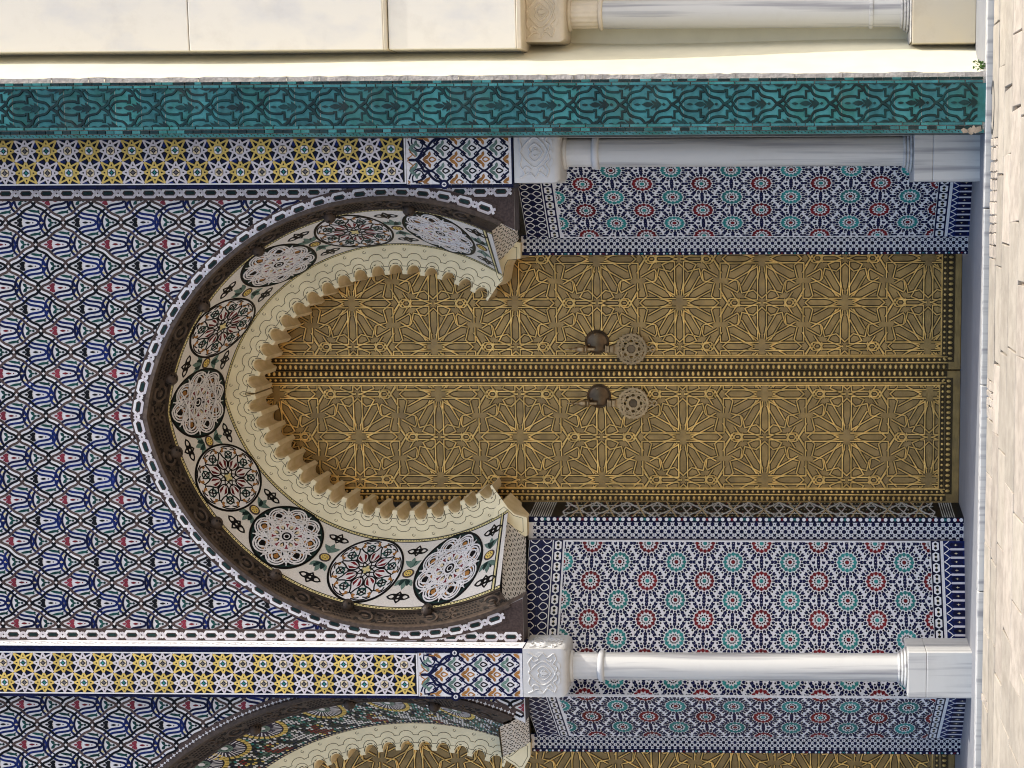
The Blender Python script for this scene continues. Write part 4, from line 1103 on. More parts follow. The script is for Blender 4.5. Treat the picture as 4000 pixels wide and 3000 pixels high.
def mosaic_panel(th, fr, u0, u1, ru, rv, DU, DV, Z, ksu):
    """Z: heights from top: band top, band bottom, strip bottom, field top, field bottom, strip b bottom, border top, border bottom"""
    zt, zb0, zs0, zf1, zf0, zsb, zb1, zz0 = Z
    obj('panel_face', Pat().rect(u0, zz0, u1, zt, 'white', h=.0).mesh('panel_face', fr.fn), th)
    su = DU/75; sv = DV/222
    spr = []; spt = []
    for i in range(-14, 15):
        for j in range(-12, 13):
            spr.append((ru+2*i*DU, rv+j*DV)); spt.append((ru+(2*i+1)*DU, rv+(j+.5)*DV))
    cl = (u0+.016, zf0, u1-.016, zf1)
    R1, R2 = rosette('maroon', 'teal', su, sv), rosette('teal', 'maroon', su, sv)
    place(th, 'rosette', R1, fr, spr, clip=cl, mname='rosette_red'); place(th, 'rosette', R2, fr, spt, clip=cl, mname='rosette_teal')
    cen = [q for q in spr+spt if cl[0]-.25 < q[0] < cl[2]+.25 and cl[1]-.25 < q[1] < cl[3]+.25]
    out = infill(su, sv, cen, cl)
    obj('mosaic_infill', out.clip(*cl).mesh('mosaic_infill', fr.fn), th, kind='stuff')
    # chain strips above and below the field
    for za, zb_ in ((zs0, zb0), (zsb, zf0)):
        obj('strip_bed', Pat().rect(u0, za+.004, u1, zb_-.004, 'navy', h=.0018).mesh('strip_bed', fr.fn), th)
        kk = (zb_-za)*.5/17; L = small_link(kk, su/kk*.97)
        n = max(2, round((u1-u0)/(43*su)))
        place(th, 'link_tile', L, fr, [(u0+(i+.5)*(u1-u0)/n, (za+zb_)/2) for i in range(n)], clip=(u0, zz0, u1, zt))
    # navy and white arabesque band
    obj('band_bed', Pat().rect(u0, zb0+.006, u1, zt-.004, 'navy', h=.0016).mesh('band_bed', fr.fn), th)
    zc = (zb0+zt)/2; hh = (zt-zb0)/2-.012; pit = 38*su; n = max(2, round((u1-u0)/pit)); pit = (u1-u0)/n
    st = Pat()
    for sg in (1, -1):
        for s2 in (1, -1):
            c = cr([(-pit/2, sg*hh*.14), (-pit*.3, sg*hh*.3), (-pit*.12, sg*hh*.5), (-pit*.2, sg*hh*.75), (-pit*.34, sg*hh*.92), (-pit/2, sg*hh*.98)], 3)
            st.stroke([(x*s2, y) for x, y in c], .0075, 'white', h=.0034)
    st.disc(-pit/2, 0, .006, 'white', h=.0036, n=4)
    place(th, 'arabesque_tile', st, fr, [(u0+(i+.5)*pit, zc) for i in range(n)], clip=(u0, zz0, u1, zt))
    # blue pointed border at the foot
    obj('border_bed', Pat().rect(u0, zz0, u1, zb1, 'blue', h=.0016).mesh('border_bed', fr.fn), th)
    H = zb1-zz0; pit = 33*su; n = max(2, round((u1-u0)/pit)); pit = (u1-u0)/n; b = Pat(); t_ = pit*.12
    b.poly([(-pit/2-t_, .004), (-pit/2-t_, H*.66), (-pit/2, H*.72), (-pit/2+t_, H*.66), (-pit/2+t_, .004)], 'pink', h=.0034)
    for sg in (1, -1): b.stroke([(sg*pit*.5, H*.72), (sg*pit*.22, H*.84), (0, H*.98)], .007, 'white', h=.0034)
    b.poly([(pit*.14*(1 if k % 2 == 0 else .35)*math.cos(k*PI/4), H*.42+pit*.22*(1 if k % 2 == 0 else .35)*math.sin(k*PI/4)) for k in range(8)], 'cream', h=.0034)
    b.poly([(-pit*.3, .02), (pit*.3, .02), (pit*.3, H*.6), (0, H*.74), (-pit*.3, H*.6)], 'navy', h=.0026)
    place(th, 'border_tile', b, fr, [(u0+(i+.5)*pit, zz0) for i in range(n)], clip=(u0, zz0, u1, zt))
def splay(name, label, P0, P1, refpx, Zpx, red, row, DVpx, inner, su_ref=None):
    fr = Frame((P0[0], P0[1], 0), (P1[0]-P0[0], P1[1]-P0[1], 0)); L = math.hypot(P1[0]-P0[0], P1[1]-P0[1])
    t = thing('mosaic_wall', label, 'wall', (P0[0], P0[1], 0))
    Z = [fr.at(p, refpx)[1] for p in Zpx]; Z[-1] = -.07
    ru, rv = fr.at(*red); ru2, _ = fr.at(red[0], red[1]+row); _, rv2 = fr.at(red[0]+DVpx, red[1])
    mosaic_panel(t, fr, 0, L, ru, rv, abs(ru2-ru)/2, abs(rv2-rv), Z, 1)
    return t, fr, L
CORN = (U(2500, 2720, .25).x, .25); PLI = (U(2500, 2110, 1.0).x, 1.0); PRI = (U(2500, 928, 1.0).x, 1.0); CORR = (.52, .25)
splay('l', 'mosaic panel of red and green rosettes filling the splayed jamb left of the brass door', CORN, PLI, 2300, (2054, 2150, 2190, 2196, 3641, 3682, 3692, 3790), (2307, 2268), 150, 222, 'R')
splay('r', 'foreshortened mosaic panel of red and green rosettes between the brass door and the teal pier', PRI, CORR, 820, (2040, 2130, 2174, 2180, 3655, 3702, 3712, 3800), (2289, 822), -103, 228, 'L')
PFI = (U(2500, 2876, 1.0).x, 1.0)
splay('f', 'narrow mosaic panel of squeezed rosettes left of the sunlit column, by the neighbouring doorway', PFI, CORN, 2800, (2072, 2162, 2200, 2208, 3640, 3680, 3690, 3780), (2312, 2797), -84, 222, 'L')
# ================================================================== imposts with fine black and white mosaic
def impost(label, a, b, c, d, loc, n=6, m_=17):
    """quad of world points: a,b along the arch foot, d,c along the panel top"""
    t = thing('mosaic_impost', label, 'impost', loc)
    A, B, C_, D = map(Vector, (a, b, c, d))
    nrm = (B-A).cross(D-A).normalized()
    if nrm.y > 0: nrm = -nrm
    def f(u_, v_, h): return A*(1-u_)*(1-v_)+B*u_*(1-v_)+C_*u_*v_+D*(1-u_)*v_ + nrm*h-Vector((0, 0, .02*math.sin(PI*v_)))
    s = Solid()
    for i in range(8):
        for j in range(8): s.face([f(i/8, j/8, 0), f((i+1)/8, j/8, 0), f((i+1)/8, (j+1)/8, 0), f(i/8, (j+1)/8, 0)], 'cream' if False else 'band')
    obj('impost_face', s.mesh('impost_face', smooth=True), t)
    p = Pat()
    for i in range(m_):
        for j in range(n):
            u_, v_ = (i+.5)/m_, (j+.5)/n; du, dv = .5/m_, .5/n
            if (i+j) % 2: 
                for sg in (1, -1): p.poly([(u_-du*.55, v_+sg*dv*.9), (u_+du*.55, v_+sg*dv*.9), (u_+du*.3, v_+sg*dv*.55), (u_-du*.3, v_+sg*dv*.55)], 'black', h=.002)
            else:
                for sg in (1, -1): p.poly([(u_+sg*du*.9, v_-dv*.55), (u_+sg*du*.9, v_+dv*.55), (u_+sg*du*.55, v_+dv*.3), (u_+sg*du*.55, v_-dv*.3)], 'black', h=.002)
    obj('fine_mosaic', p.mesh('fine_mosaic', f), t, kind='stuff')
    e = Pat()
    for v0, v1 in ((0, .04), (.95, 1)):
        e.poly([(0, v0), (1, v0), (1, v1), (0, v1)], 'black', h=.003)
    obj('edge_line', e.mesh('edge_line', f), t)
    return t
impost('fine black and white mosaic impost under the left foot of the medallion arch', U(1962, 2016, 1.0), U(1955, 2330, .22), U(2056, 2450, .34), U(2058, 2108, 1.0), (-2.9, 1, 3.55))
impost('fine black and white mosaic impost under the right foot of the medallion arch', U(1940, 1030, 1.0), U(1905, 850, .22), U(2012, 790, .5), U(2030, 930, 1.0), (-.3, 1, 3.55), n=5, m_=14)
impost('fine black and white mosaic impost above the narrow panel left of the sunlit column', U(1960, 2962, 1.0), U(1945, 2843, .22), U(2068, 2775, .42), U(2075, 2900, 1.0), (-4.3, 1, 3.55), n=5, m_=12)
# brown returns where the wall ends above the panels
for a, b in (((1945, 2330), (2050, 2470)), ((1900, 848), (2008, 745)), ((1945, 2843), (2062, 2750))):
    p0, p1 = U(*a, .2), U(*b, .2)
    q = Solid(); v = [(p0.x, .0, p0.z-.0), (p0.x, .26, p0.z), (p1.x, .30, p1.z), (p1.x, .02, p1.z)]; q.face(v, 'wood')
    m_ = Vector(((p0.x+p1.x)/2, .1, (p0.z+p1.z)/2))
    wbx = wb if a[1] < 2700 else None
    if wbx: obj('foot_return', q.mesh('foot_return'), wbx)
# ================================================================== door jambs
YJ = 1.07
def checker(th, fr, x0, x1, z0, z1):
    obj('strip_face', Pat().rect(x0, z0, x1, z1, 'white', h=0).mesh('strip_face', fr.fn), th)
    n = 4; pw = (x1-x0-.016)/5; p = Pat(); z = z0+pw
    rows = int((z1-z0-pw)/pw)
    big = Pat(); big.disc(0, 0, pw*.6, 'navy', h=.003, n=8, rot=PI/8)
    st = Pat(); st.poly([(pw*(.78 if k % 2 == 0 else .32)*math.cos(k*PI/4+PI/4), pw*(.78 if k % 2 == 0 else .32)*math.sin(k*PI/4+PI/4)) for k in range(8)], 'navy', h=.003)
    sb, ss, sm = [], [], Pat()
    for j in range(rows):
        for i in range(n+1):
            x, y = x0+.008+(i+.5)*pw, z0+(j+.75)*pw
            if (i+j) % 2 == 0: (sb if i % 2 == 0 else ss).append((x, y))
            else: sm.disc(x, y, pw*.17, 'navy', h=.003, n=4)
    cl = (x0+.004, z0, x1-.004, z1)
    place(th, 'octagon_tile', big, fr, sb, clip=cl); place(th, 'cross_tile', st, fr, ss, clip=cl)
    obj('spacer_chip', sm.mesh('spacer_chip', fr.fn), th, kind='stuff')
    for x in (x0+.003, x1-.003): obj('navy_fillet', Pat().rect(x-.004, z0, x+.004, z1, 'navy', h=.0045).mesh('navy_fillet', fr.fn), th)
def dots(th, fr, x0, x1, z0, z1):
    obj('dot_bed', Pat().rect(x0, z0, x1, z1, 'navy', h=.002).mesh('dot_bed', fr.fn), th)
    w_ = x1-x0; d = Pat().disc(0, 0, w_*.4, 'white', h=.005, n=10); pt = .054; n = int((z1-z0)/pt); mm = {}
    place(th, 'dot_tile', d, fr, [((x0+x1)/2, z0+(i+.5)*pt) for i in range(n)])
    for k, c in enumerate(('maroon', 'navy', 'teal', 'navy')):
        b = Pat().poly([(-w_*.4, -.008), (w_*.4, -.008), (w_*.12, 0), (w_*.4, .008), (-w_*.4, .008), (-w_*.12, 0)], c, h=.004)
        place(th, 'spacer_tile', b, fr, [((x0+x1)/2, z0+(i+1)*pt) for i in range(k, n-1, 4)])
fj = FY(YJ)
jl = thing('door_jamb', 'blue and white checkered jamb with deep grey mosaic reveal left of the brass door', 'jamb', (PLI[0], YJ, 0))
zj1 = U(2064, 2060, YJ).z; zj0 = -.075
xa, xb = U(2500, 2105, YJ).x, U(2500, 2037, YJ).x; xd = U(2500, 2019, YJ).x
checker(jl, fj, xa-.02, xb, zj0, zj1); dots(jl, fj, xb, xd, zj0, zj1)
Pj = (xd, YJ-.001); Pk = (U(2500, 1962, YD).x, YD)
# the step back from the panel to the jamb strip
q = Solid(); q.face([(PLI[0], 1.0, 0), (PLI[0]+.0, YJ, 0), (PLI[0], YJ, zj1), (PLI[0], 1.0, zj1)], 'grey'); obj('step_face', q.mesh('step_face'), jl)
fk = Frame((Pj[0], Pj[1], 0), (Pk[0]-Pj[0], Pk[1]-Pj[1], 0)); LK = math.hypot(Pk[0]-Pj[0], Pk[1]-Pj[1])
obj('reveal_face', Pat().rect(0, zj0, LK, zj1+.25, 'black', h=0).mesh('reveal_face', fk.fn), jl)
rv = Pat(); hw = LK/2; pz = .27; g_ = 'sagegrey'
mat('sagegrey', (.46, .45, .42), var=.1, **G); mat('tan', (.4, .31, .16), var=.1, **G)
for sg in (1, -1):
    rv.stroke([(-hw, sg*pz*.5), (0, 0), (hw, sg*pz*.5)], .016, 'sagegrey', h=.003); rv.stroke([(-hw, sg*pz*.2), (hw, -sg*pz*.2)], .013, 'tan', h=.003)
    rv.stroke([(-hw, sg*pz*.36), (-hw*.3, sg*pz*.5), (hw*.3, sg*pz*.36), (hw, sg*pz*.5)], .012, 'sagegrey', h=.003)
    rv.stroke([(sg*hw*.5, -pz*.5), (sg*hw*.5, pz*.5)], .010, 'sagegrey', h=.003)
for i in range(-4, 5):
    for j in range(-2, 3):
        rv.leaf(j*hw*.42-.012, i*pz*.11, j*hw*.42+.012, i*pz*.11+.006, .009, ('maroon', 'sage', 'tan', 'sagegrey')[(i+j) % 4], h=.0036)
place(jl, 'strapwork_tile', rv, fk, [(hw, .3+i*pz) for i in range(12)], clip=(0, .14, LK, zj1-.24))
for z0_, z1_, m_ in ((0, .12, 'navy'), (zj1-.2, zj1, 'navy')):
    pp = Pat(); n = int((z1_-z0_)/.02)
    for i in range(n): pp.poly([(.004, z0_+i*.02+.002), (LK*.5, z0_+i*.02+.006), (LK-.004, z0_+i*.02+.002), (LK-.004, z0_+i*.02+.012), (LK*.5, z0_+i*.02+.010), (.004, z0_+i*.02+.012)], 'sagegrey', h=.003)
    obj('fringe', pp.mesh('fringe', fk.fn), jl, kind='stuff')
jr = thing('door_jamb', 'blue and white checkered strip along the right edge of the brass door', 'jamb', (PRI[0], YJ, 0))
xe, xf, xg = U(2500, 927, YJ).x, U(2500, 986, YJ).x, U(2500, 996, YJ).x
checker(jr, fj, xf, xe+.02, zj0, U(2036, 960, YJ).z); dots(jr, fj, xg, xf, zj0, U(2036, 960, YJ).z)
q = Solid(); q.face([(xg, YJ, 0), (xg+.02, YD+.03, 0), (xg+.02, YD+.03, 4), (xg, YJ, 4)], 'grey'); obj('reveal_face', q.mesh('reveal_face'), jr)
jf = thing('door_jamb', 'blue and white checkered strip at the edge of the neighbouring doorway, far left', 'jamb', (PFI[0], YJ, 0))
xe, xf, xg = U(2500, 2876, YJ).x, U(2500, 2928, YJ).x, U(2500, 2938, YJ).x
checker(jf, fj, xf, xe+.02, zj0, U(2072, 2900, YJ).z); dots(jf, fj, xg, xf, zj0, U(2072, 2900, YJ).z)
q = Solid(); q.face([(xg, YJ, 0), (xg+.02, YD+.03, 0), (xg+.02, YD+.03, 4), (xg, YJ, 4)], 'grey'); obj('reveal_face', q.mesh('reveal_face'), jf)
XJF = xg
# ================================================================== brass doors
fd = FY(YD); KD = .002*(12.4+YD)/12.4*.985
AX, AY = 328*KD, 174*KD         # half steps of the star lattice (up, sideways)
def star_lattice():
    """straps of one cell round a twelve-fold star (x sideways, y up), traced in quarter cells that repeat by mirror and half turn"""
    sx, sy = AY/640, AX/1210
    Q = [((50, 62), (610, 62), (610, 285)), ((580, 0), (468, 100), (515, 285)), ((490, 358), (62, 110)), ((460, 178), (122, -2)),
         ((300, 388), (124, 92)), ((250, 555), (28, 172)), ((355, 320), (330, 352), (295, 500), (125, 455), (0, 575)),
         ((65, 100), (65, 600), (430, 600), (490, 690)), ((255, 555), (20, 650)), ((555, 380), (360, 490), (335, 450), (355, 320), (500, 290)),
         ((620, 432), (495, 645)), ((445, 482), (322, 672), (338, 700)), ((110, 30), (300, 62)), ((30, 110), (62, 300)), ((85, 85), (190, 175)),
         ((880, 0), (840, 62), (750, 62), (630, -110)), ((750, -62), (630, 112)), ((700, 0), (725, 40))]
    seg = []
    for pl in Q:
        for hv in (0, 1):
            P = [(1210-a, 640-b) for a, b in pl] if hv else pl
            for sa_ in (1, -1):
                for sb_ in (1, -1): seg.append([(-b*sb_*sx, -a*sa_*sy) for a, b in P])
    return seg
SEG = star_lattice()
def clip_seg(a, b, x0, y0, x1, y1):
    t0, t1 = 0, 1; dx, dy = b[0]-a[0], b[1]-a[1]
    for p, q in ((-dx, a[0]-x0), (dx, x1-a[0]), (-dy, a[1]-y0), (dy, y1-a[1])):
        if abs(p) < 1e-9:
            if q < 0: return None
            continue
        r = q/p
        if p < 0: t0 = max(t0, r)
        else: t1 = min(t1, r)
    if t0 >= t1: return None
    return (a[0]+dx*t0, a[1]+dy*t0), (a[0]+dx*t1, a[1]+dy*t1)
def half_ball(r, m):
    s = Solid(); n = 10; R = []
    for k in range(4):
        a = PI/2*k/4; R.append([(r*math.cos(a)*math.cos(2*PI*i/n), r*math.cos(a)*math.sin(2*PI*i/n), r*.85*math.sin(a)) for i in range(n)])
    s.loft(R, m); s.face(R[-1], m); return s.mesh('bead', smooth=True)
BEAD = half_ball(.0115, 'brassbright')
def bullet():
    s = Solid(); R = []
    for z, k in ((0, 1), (.008, .86), (.013, .45)):
        R.append([(.0135*k*math.cos(t), (.024 if math.sin(t) > 0 else .017)*k*math.sin(t)*(1 if math.sin(t) > 0 else 1), z) for t in [i*PI/6 for i in range(12)]])
    s.loft(R, 'brassbright'); s.face(R[-1], 'brassbright'); return s.mesh('bullet_stud', smooth=True)
BUL = bullet()
def leaf(th, x0, x1, z0, z1, fx0, fx1, fz0, cx, cz, beads_x, bul_x, brow_z, zclip=6.4):
    """x0..x1 leaf, fx0..fx1 strapped field, cx,cz a star centre"""
    s = Solid(); s.box(x0, YD, z0, x1, YD+.06, z1, 'brass', bev=.004); obj('door_plate', s.mesh('door_plate'), th)
    fz1 = z1-.05; SW = .0148; straps = []
    for i in range(-3, 4):
        for j in range(-10, 11):
            if i % 2 or j % 2: continue
            ox, oz = cx+i*AY, cz+j*AX
            if ox < fx0-AY*1.4 or ox > fx1+AY*1.4 or oz < fz0-AX*1.4 or oz > fz1+AX*1.4: continue
            for sg in SEG:
                for a, b in zip(sg, sg[1:]):
                    q = clip_seg((a[0]+ox, a[1]+oz), (b[0]+ox, b[1]+oz), fx0, fz0, fx1, fz1)
                    if q and math.hypot(q[0][0]-q[1][0], q[0][1]-q[1][1]) > .012: straps.append(q)
    seen = set(); un = []; shade_pat = Pat()
    for a, b in straps:
        k1 = (round((a[0]+b[0])/.014), round((a[1]+b[1])/.014), round(math.atan2(b[1]-a[1], b[0]-a[0]) % PI/.3))
        if k1 in seen: continue
        seen.add(k1); un.append((a, b))
    un.sort(key=lambda q: -math.hypot(q[0][0]-q[1][0], q[0][1]-q[1][1])); rest = Pat()
    for i, (a, b) in enumerate(un):
        p = Pat().stroke([a, b], SW, 'brassbright', h=.010, h0=-.001, bev=.3); shade_pat.stroke([a, b], SW*1.9, 'brassdark', h=.0006)  # wider dark strip paints the strap's shade onto the plate
        if i < 290: obj('strap', p.mesh('strap', fd.fn), th)
        else: rest.add(p)
    if rest.size(): obj('small_straps', rest.mesh('small_straps', fd.fn), th, kind='stuff')
    obj('strap_shade', shade_pat.mesh('strap_shade', fd.fn), th, kind='stuff')
    # dark flat strips under the bead rows
    for x in beads_x:
        obj('bead_bed', Pat().rect(x-.0185, fz0-.055, x+.0185, z1-.02, 'brassdark', h=.001).mesh('bead_bed', fd.fn), th)
        z = fz0-.04
        while z < min(z1, zclip): obj('bead', BEAD, th, fd.mat(x, z, .001)); z += .0465
    for x, an in bul_x:
        obj('stud_bed', Pat().rect(x-.024, fz0-.07, x+.024, z1-.02, 'brassdark', h=.0012).mesh('stud_bed', fd.fn), th)
        z = fz0-.03
        while z < min(z1, zclip): obj('bullet_stud', BUL, th, fd.mat(x, z, .001) @ Matrix.Rotation(an, 4, 'Z')); z += .0465
    bz, uz = brow_z
    bx0, bx1 = min(beads_x+[fx0, fx1]), max(beads_x+[fx0, fx1])
    obj('bead_bed', Pat().rect(bx0-.018, bz-.0185, bx1+.018, bz+.0185, 'brassdark', h=.0022).mesh('bead_bed', fd.fn), th)
    obj('stud_bed', Pat().rect(bx0-.02, uz-.034, bx1+.02, uz+.034, 'brassdark', h=.0016).mesh('stud_bed', fd.fn), th)
    x = bx0+.01
    while x < bx1: obj('bead', BEAD, th, fd.mat(x, bz, .002)); obj('bullet_stud', BUL, th, fd.mat(x, uz+.006, .0016) @ Matrix.Rotation(PI, 4, 'Z')); x += .0465
    # frame fillets
    fil = [((fx0-.004, fz0-.004), (fx1+.004, fz0-.004))]
    for x in (fx0-.004, fx1+.004): fil.append(((x, fz0-.004), (x, z1-.03)))
    for x in beads_x: fil += [((x-.025, fz0-.06), (x-.025, z1-.03)), ((x+.025, fz0-.06), (x+.025, z1-.03))]
    for a, b in fil: obj('fillet', Pat().stroke([a, b], .011, 'brassbright', h=.010, h0=0, bev=.25).mesh('fillet', fd.fn), th)
D = lambda py, px=2600: U(px, py, YD).x
Dz = lambda px, py=1700: U(px, py, YD).z
dl = thing('door_leaf', 'brass door leaf with star strapwork and knocker, left leaf of the double door', 'door', ((D(1447)+D(1962))/2, YD, 0), 'leaves of the brass double door')
dr = thing('door_leaf', 'brass door leaf with star strapwork and knocker, right leaf of the double door', 'door', ((D(1447)+D(985))/2, YD, 0), 'leaves of the brass double door')
leaf(dl, D(1963), D(1449), -.068, 6.4, D(1904), D(1507), Dz(3666), D(1707), Dz(2668), [D(1920), D(1485)], [(D(1945), PI/2), (D(1461), -PI/2)], (Dz(3680), Dz(3705)))
leaf(dr, D(1444.5), D(930), -.068, 6.4, D(1386), D(988), Dz(3670), D(1183), Dz(2658), [D(1406)], [(D(1432), PI/2)], (Dz(3684), Dz(3708)))
q = Solid(); q.box(D(1449), YD+.03, .01, D(1444.5), YD+.07, 6.3, 'void'); obj('gap_bar', q.mesh('gap_bar'), dl)  # near-black bar filling the slit between the leaves
# knockers: domed rose, pin above, pierced plate hanging below
def knocker(th, px, py):
    x, z = fd.at(px, py); k = KD; kn = None
    s = Solid(); n = 28; R = []
    for j in range(9):
        a = PI/2*j/8; r = 46*k*math.cos(a) if j < 8 else .001
        R.append([(x+.012+r*math.cos(2*PI*i/n), YD-.012-.036*math.sin(a), z+r*1.0*math.sin(2*PI*i/n)) for i in range(n)])
    s.loft(R, 'bronze'); kn = obj('knocker', s.mesh('knocker', smooth=True), th)
    # studs on the dome
    for ang in (1.9, .2):
        s = Solid(); rr = .009
        c = Vector((x+.012+32*k*math.cos(ang), YD-.012-.034, z+32*k*math.sin(ang)))
        s.lathe(c.x, c.y, [(.001, c.z+rr), (rr*.7, c.z+rr*.7), (rr, c.z), (rr*.7, c.z-rr*.7), (.001, c.z-rr)], 'bronzelight', n=10); obj('stud', s.mesh('stud', smooth=True), kn)
    s = Solid(); n = 28; rr = 43*k
    s.loft([[(x+.012+(rr+o)*math.cos(2*PI*i/n), yy, z+(rr+o)*math.sin(2*PI*i/n)) for i in range(n)] for o, yy in ((.012, YD-.006), (.012, YD-.018), (.004, YD-.024), (-.006, YD-.02))], 'bronze'); obj('rose_rim', s.mesh('rose_rim', smooth=True), kn)
    # turned pin standing up
    xp = x-22*k; zt = z+62*k
    pr = [(.006, zt+.14), (.007, zt+.1), (.016, zt+.098), (.007, zt+.092), (.016, zt+.086), (.007, zt+.08), (.009, zt+.05), (.024, zt+.046), (.017, zt+.036), (.030, zt+.012), (.027, zt-.02), (.017, zt-.03), (.033, zt-.04), (.033, zt-.05), (.015, zt-.06), (.015, zt-.12)]
    s = Solid(); s.lathe(xp, YD-.07, pr, 'bronzelight', n=18); obj('pin', s.mesh('pin', smooth=True), kn)
    # hinge collar
    for dz, hw_, hh in ((-38, 16, 2.5), (-46, 13, 6), (-60, 13, 6), (-67, 16, 2)):
        s = Solid(); zc = z+dz*k*1.0; s.box(xp-hw_*k, YD-.085, zc-hh*k, xp+hw_*k, YD-.05, zc+hh*k, 'bronzelight', bev=.003); obj('hinge_collar', s.mesh('hinge_collar', weld=True), kn)
    # pierced plate
    fp = FY(YD-.045); pc = z-138*k; p = Pat(); r0 = 61*k
    p.stroke([(xp+r0*.94*math.cos(i*PI/16), pc+r0*.94*math.sin(i*PI/16)) for i in range(32)], r0*.14, 'bronzelight', h=.012, h0=-.004, closed=True)
    p.stroke([(xp+r0*.36*math.cos(i*PI/4+PI/8), pc+r0*.36*math.sin(i*PI/4+PI/8)) for i in range(8)], r0*.12, 'bronzelight', h=.0125, h0=-.004, closed=True)
    for i in range(8):
        a = i*PI/4
        for da in (3*PI/4,): p.stroke([(xp+r0*.92*math.cos(a), pc+r0*.92*math.sin(a)), (xp+r0*.92*math.cos(a+da), pc+r0*.92*math.sin(a+da))], r0*.085, 'bronzelight', h=.011, h0=-.003)
        p.stroke([(xp+r0*.92*math.cos(a), pc+r0*.92*math.sin(a)), (xp+r0*.92*math.cos(a+PI/2), pc+r0*.92*math.sin(a+PI/2))], r0*.07, 'bronzelight', h=.0115, h0=-.003)
        p.stroke([(xp+r0*.92*math.cos(a+PI/8), pc+r0*.92*math.sin(a+PI/8)), (xp+r0*.6*math.cos(a+PI/8), pc+r0*.6*math.sin(a+PI/8))], r0*.06, 'bronzelight', h=.0105, h0=-.003)
    p.poly([(xp-12*k, pc+78*k), (xp+12*k, pc+78*k), (xp+20*k, pc+58*k), (xp+40*k, pc+46*k), (xp, pc+50*k), (xp-40*k, pc+46*k), (xp-20*k, pc+58*k)], 'bronzelight', h=.010, h0=-.003)
    for i in range(24):
        a = i*PI/12; p.disc(xp+r0*1.02*math.cos(a), pc+r0*1.02*math.sin(a), r0*.055, 'bronzelight', h=.009, h0=-.003, n=6)
    for sg in (1, -1):
        p.stroke(cr([(xp, pc-54*k), (xp+sg*10*k, pc-66*k), (xp+sg*3*k, pc-76*k), (xp+sg*12*k, pc-84*k), (xp, pc-96*k)], 3), 5*k, 'bronzelight', h=.010, h0=-.003)
    obj('pierced_plate', p.mesh('pierced_plate', fp.fn), kn)
    pin = Pat().disc(xp, pc, r0*.26, 'bronze', h=.004, n=8, h0=-.02); obj('plate_boss', pin.mesh('plate_boss', fp.fn), kn)
knocker(dr, 2333, 1340); knocker(dl, 2341, 1551)
# door of the neighbouring bay
d2 = thing('door_leaf', 'brass door leaf of the neighbouring doorway, cut off at the far left', 'door', (XJF-.5, YD, 0))
leaf(d2, XJF-2.3, XJF+.05, -.068, 6.7, XJF-2.25, XJF-.03, Dz(3640, 2950), XJF-.42, Dz(2560, 2950), [], [], (Dz(3660, 2950), Dz(3690, 2950)))
# ================================================================== arch of the neighbouring bay
wl = thing('carved_wood_arch', 'dark brown carved wooden band around the neighbouring arch at the far left', 'arch', (LX+2.6, 0, 3.8))
B_O = Arch2(LX, 2.765, 4.76, 3.68, PI/2)
bq = .03
wood_band(wl, B_O, B_B, bq, 1, [(1015, 2885), (1370, 2800), (1690, 2805)], n=120)
mo = thing('mosaic_soffit', 'splayed soffit of fine green and yellow mosaic under the neighbouring arch, far left', 'soffit', (LX+2.5, .6, 3.85))
cone2 = ruled(B_B, YB, B_C, YC)
obj('soffit_face', sweep(cone2, bq, 1, [(0, 0), (.5, 0), (1, 0)], 'dgreen', 110).mesh('soffit_face'), mo)
L2 = cone2.len; p = Pat(); rnd = random.Random(9)
n1 = int(L2*(1-bq)/.024); n2 = 13
ros = []
for bx, by in ((805, 3005), (900, 2958), (1045, 2890), (1272, 2832), (1512, 2812), (1763, 2836)):
    ros.append((nearest(cone2, .06, bx, by, bq, 1), .06))
red = [(.5*(a[0]+b[0]), .72) for a, b in zip(ros, ros[1:])]
WS = .38/.15         # the soffit is seen nearly edge on: its pieces are long across
for i in range(n1):
    for j in range(n2):
        q, w_ = bq+(1-bq)*(i+.5*(j % 2)+.3)/n1, (j+.5)/n2*.92
        if any(math.hypot((q-a)*L2, (w_-b)/WS) < .155 for a, b in ros): continue
        near = any(math.hypot((q-a)*L2, (w_-b)/WS) < .085 for a, b in red)
        r_ = (i*7+j*3+(i//2)*(j//3)) % 10
        m_ = ('maroon', 'white', 'navy', 'yellow', 'maroon', 'white', 'black', 'maroon', 'white', 'yellow')[r_] if near else ('green', 'white', 'navy', 'white', 'teal', 'black', 'white', 'sage', 'navy', 'white')[r_]
        dq, dw = .0095/L2, .027
        p.poly([(q-dq, w_), (q-dq*.4, w_+dw), (q+dq*.6, w_+dw*.8), (q+dq, w_), (q+dq*.4, w_-dw), (q-dq*.5, w_-dw*.8)], m_, h=.0025)
obj('fine_mosaic', p.mesh('fine_mosaic', cone2), mo, kind='stuff')
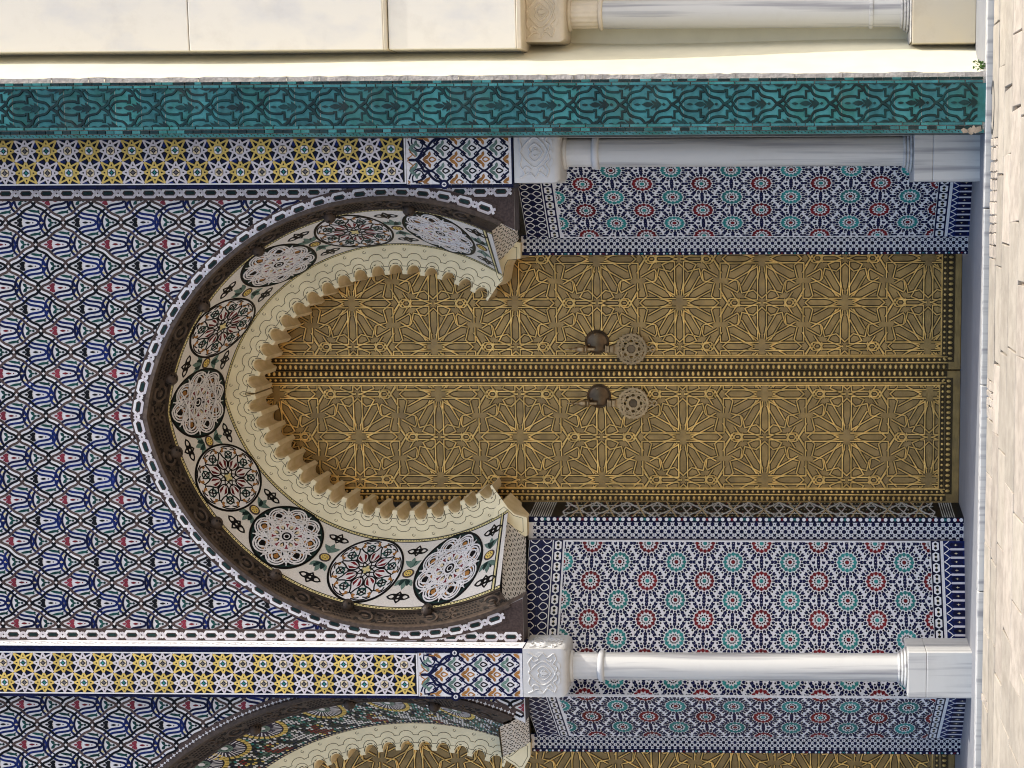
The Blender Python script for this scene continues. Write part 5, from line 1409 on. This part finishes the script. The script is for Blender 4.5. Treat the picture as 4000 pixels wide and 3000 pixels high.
for a, b in ros:
    g = Pat(); T2 = lambda r, t: (a+r*math.cos(t)/L2, b+r*math.sin(t)*WS)
    g.poly([T2(.125, k*PI/16) for k in range(32)], 'navy', h=.003)
    for k in range(28):
        t = k*2*PI/28; g.poly([T2(.05, t-.05), T2(.118, t-.035), T2(.118, t+.035), T2(.05, t+.05)], 'white', h=.0048)
        g.poly([T2(.129, t-.08), T2(.155, t-.075), T2(.155, t+.075), T2(.129, t+.08)], 'yellow', h=.0046)
    g.poly([T2(.05, k*PI/8) for k in range(16)], 'sage', h=.006); g.poly([T2(.02, k*PI/4) for k in range(8)], 'white', h=.0075)
    for k in range(6): g.poly([T2(.036, k*PI/3), T2(.03, k*PI/3+.25), T2(.024, k*PI/3), T2(.03, k*PI/3-.25)], 'green', h=.0075)
    g.p = [(q_[0] if all(0 <= y <= 1 for x, y in q_[0]) else clip_half(q_[0], 0, -1, -.002),)+q_[1:4]+(None, 0) for q_ in g.p]
    g.p = [q_ for q_ in g.p if len(q_[0]) > 2 and all(bq <= x <= 1 for x, y in q_[0])]
    obj('sunburst_rosette', g.mesh('sunburst_rosette', cone2), mo)
g = Pat(); n = int(L2*(1-bq)/.036)
for i in range(n):
    q = bq+(1-bq)*(i+.5)/n; g.poly([(q+.011/L2*math.cos(k*PI/3), .955+.018*math.sin(k*PI/3)) for k in range(6)], 'cream', h=.0045)
obj('edge_bead', g.mesh('edge_bead', cone2), mo, kind='stuff')
g = Pat()
for i in range(60): a, b = bq+(1-bq)*i/60, bq+(1-bq)*(i+1)/60; g.poly([(a, .925), (b, .925), (b, .99), (a, .99)], 'navy', h=.003)
obj('edge_bed', g.mesh('edge_bed', cone2), mo)
s2 = thing('scalloped_arch', 'cream stucco arch with scalloped edge at the far left corner of the gateway', 'arch', (LX+2.3, YC, 3.85))
scalloped(s2, B_C, bq, 1.0, 25)
foot(s2, [(1962, 2960), (1985, 2975), (2010, 2990), (2030, 3010), (2045, 3005), (2072, 2955), (2072, 2900), (2060, 2898), (2030, 2915), (1990, 2950)])
# ================================================================== small things on the ground
def drain(label, px, py):
    P = CAM+ray(px, py)*((GZ+.004-CAM.z)/ray(px, py).z)
    t = thing('drain_cover', label, 'drain cover', (P.x, P.y, GZ))
    s = Solid(); a, b = .185, .095; n = 32
    R = lambda k, z: [(P.x+a*k*math.cos(2*PI*i/n), P.y+b*k*math.sin(2*PI*i/n), z) for i in range(n)]
    s.loft([R(1.06, GZ-.005), R(1.05, GZ+.012), R(.9, GZ+.012), R(.86, GZ+.006)], 'steel'); obj('rim', s.mesh('rim', smooth=True), t)
    s = Solid(); s.face(R(.86, GZ+.007), 'bronze'); obj('lid', s.mesh('lid'), t)
drain('dark oval drain cover in the paving in front of the teal pier', 3880, 420)
drain('dark oval drain cover in the paving at the far left', 3812, 2840)
P = U(3815, 262, -.42); w_ = thing('weed', 'small bright green weed growing at the foot of the cream wall', 'plant', (P.x, -.42, -.02))
rnd = random.Random(2); lf = Solid(); stm = Solid()
for i in range(16):
    a = rnd.uniform(0, 2*PI); t = rnd.uniform(.2, 1.0); L = rnd.uniform(.05, .12); base = Vector((P.x+rnd.uniform(-.03, .03), -.45+rnd.uniform(-.02, .02), -.02))
    tip = base+Vector((math.cos(a)*math.sin(t)*L, math.sin(a)*math.sin(t)*L*.7-.01, math.cos(t)*L+.02))
    sd_ = Vector((-math.sin(a), math.cos(a), 0))*.0016
    stm.face([base-sd_, base+sd_, tip+sd_*.5, tip-sd_*.5], 'leaf')
    for k in range(5):
        c = base.lerp(tip, .35+.16*k); d = Vector((rnd.uniform(-1, 1), rnd.uniform(-1, .4), rnd.uniform(-.2, 1))).normalized()*rnd.uniform(.012, .024); e = d.cross(Vector((rnd.uniform(-1, 1), rnd.uniform(-1, 1), .4))).normalized()*.008
        lf.face([c, c+d*.5+e, c+d, c+d*.5-e], 'leaf')
obj('leaves', lf.mesh('leaves'), w_, kind='stuff'); obj('stems', stm.mesh('stems'), w_, kind='stuff')
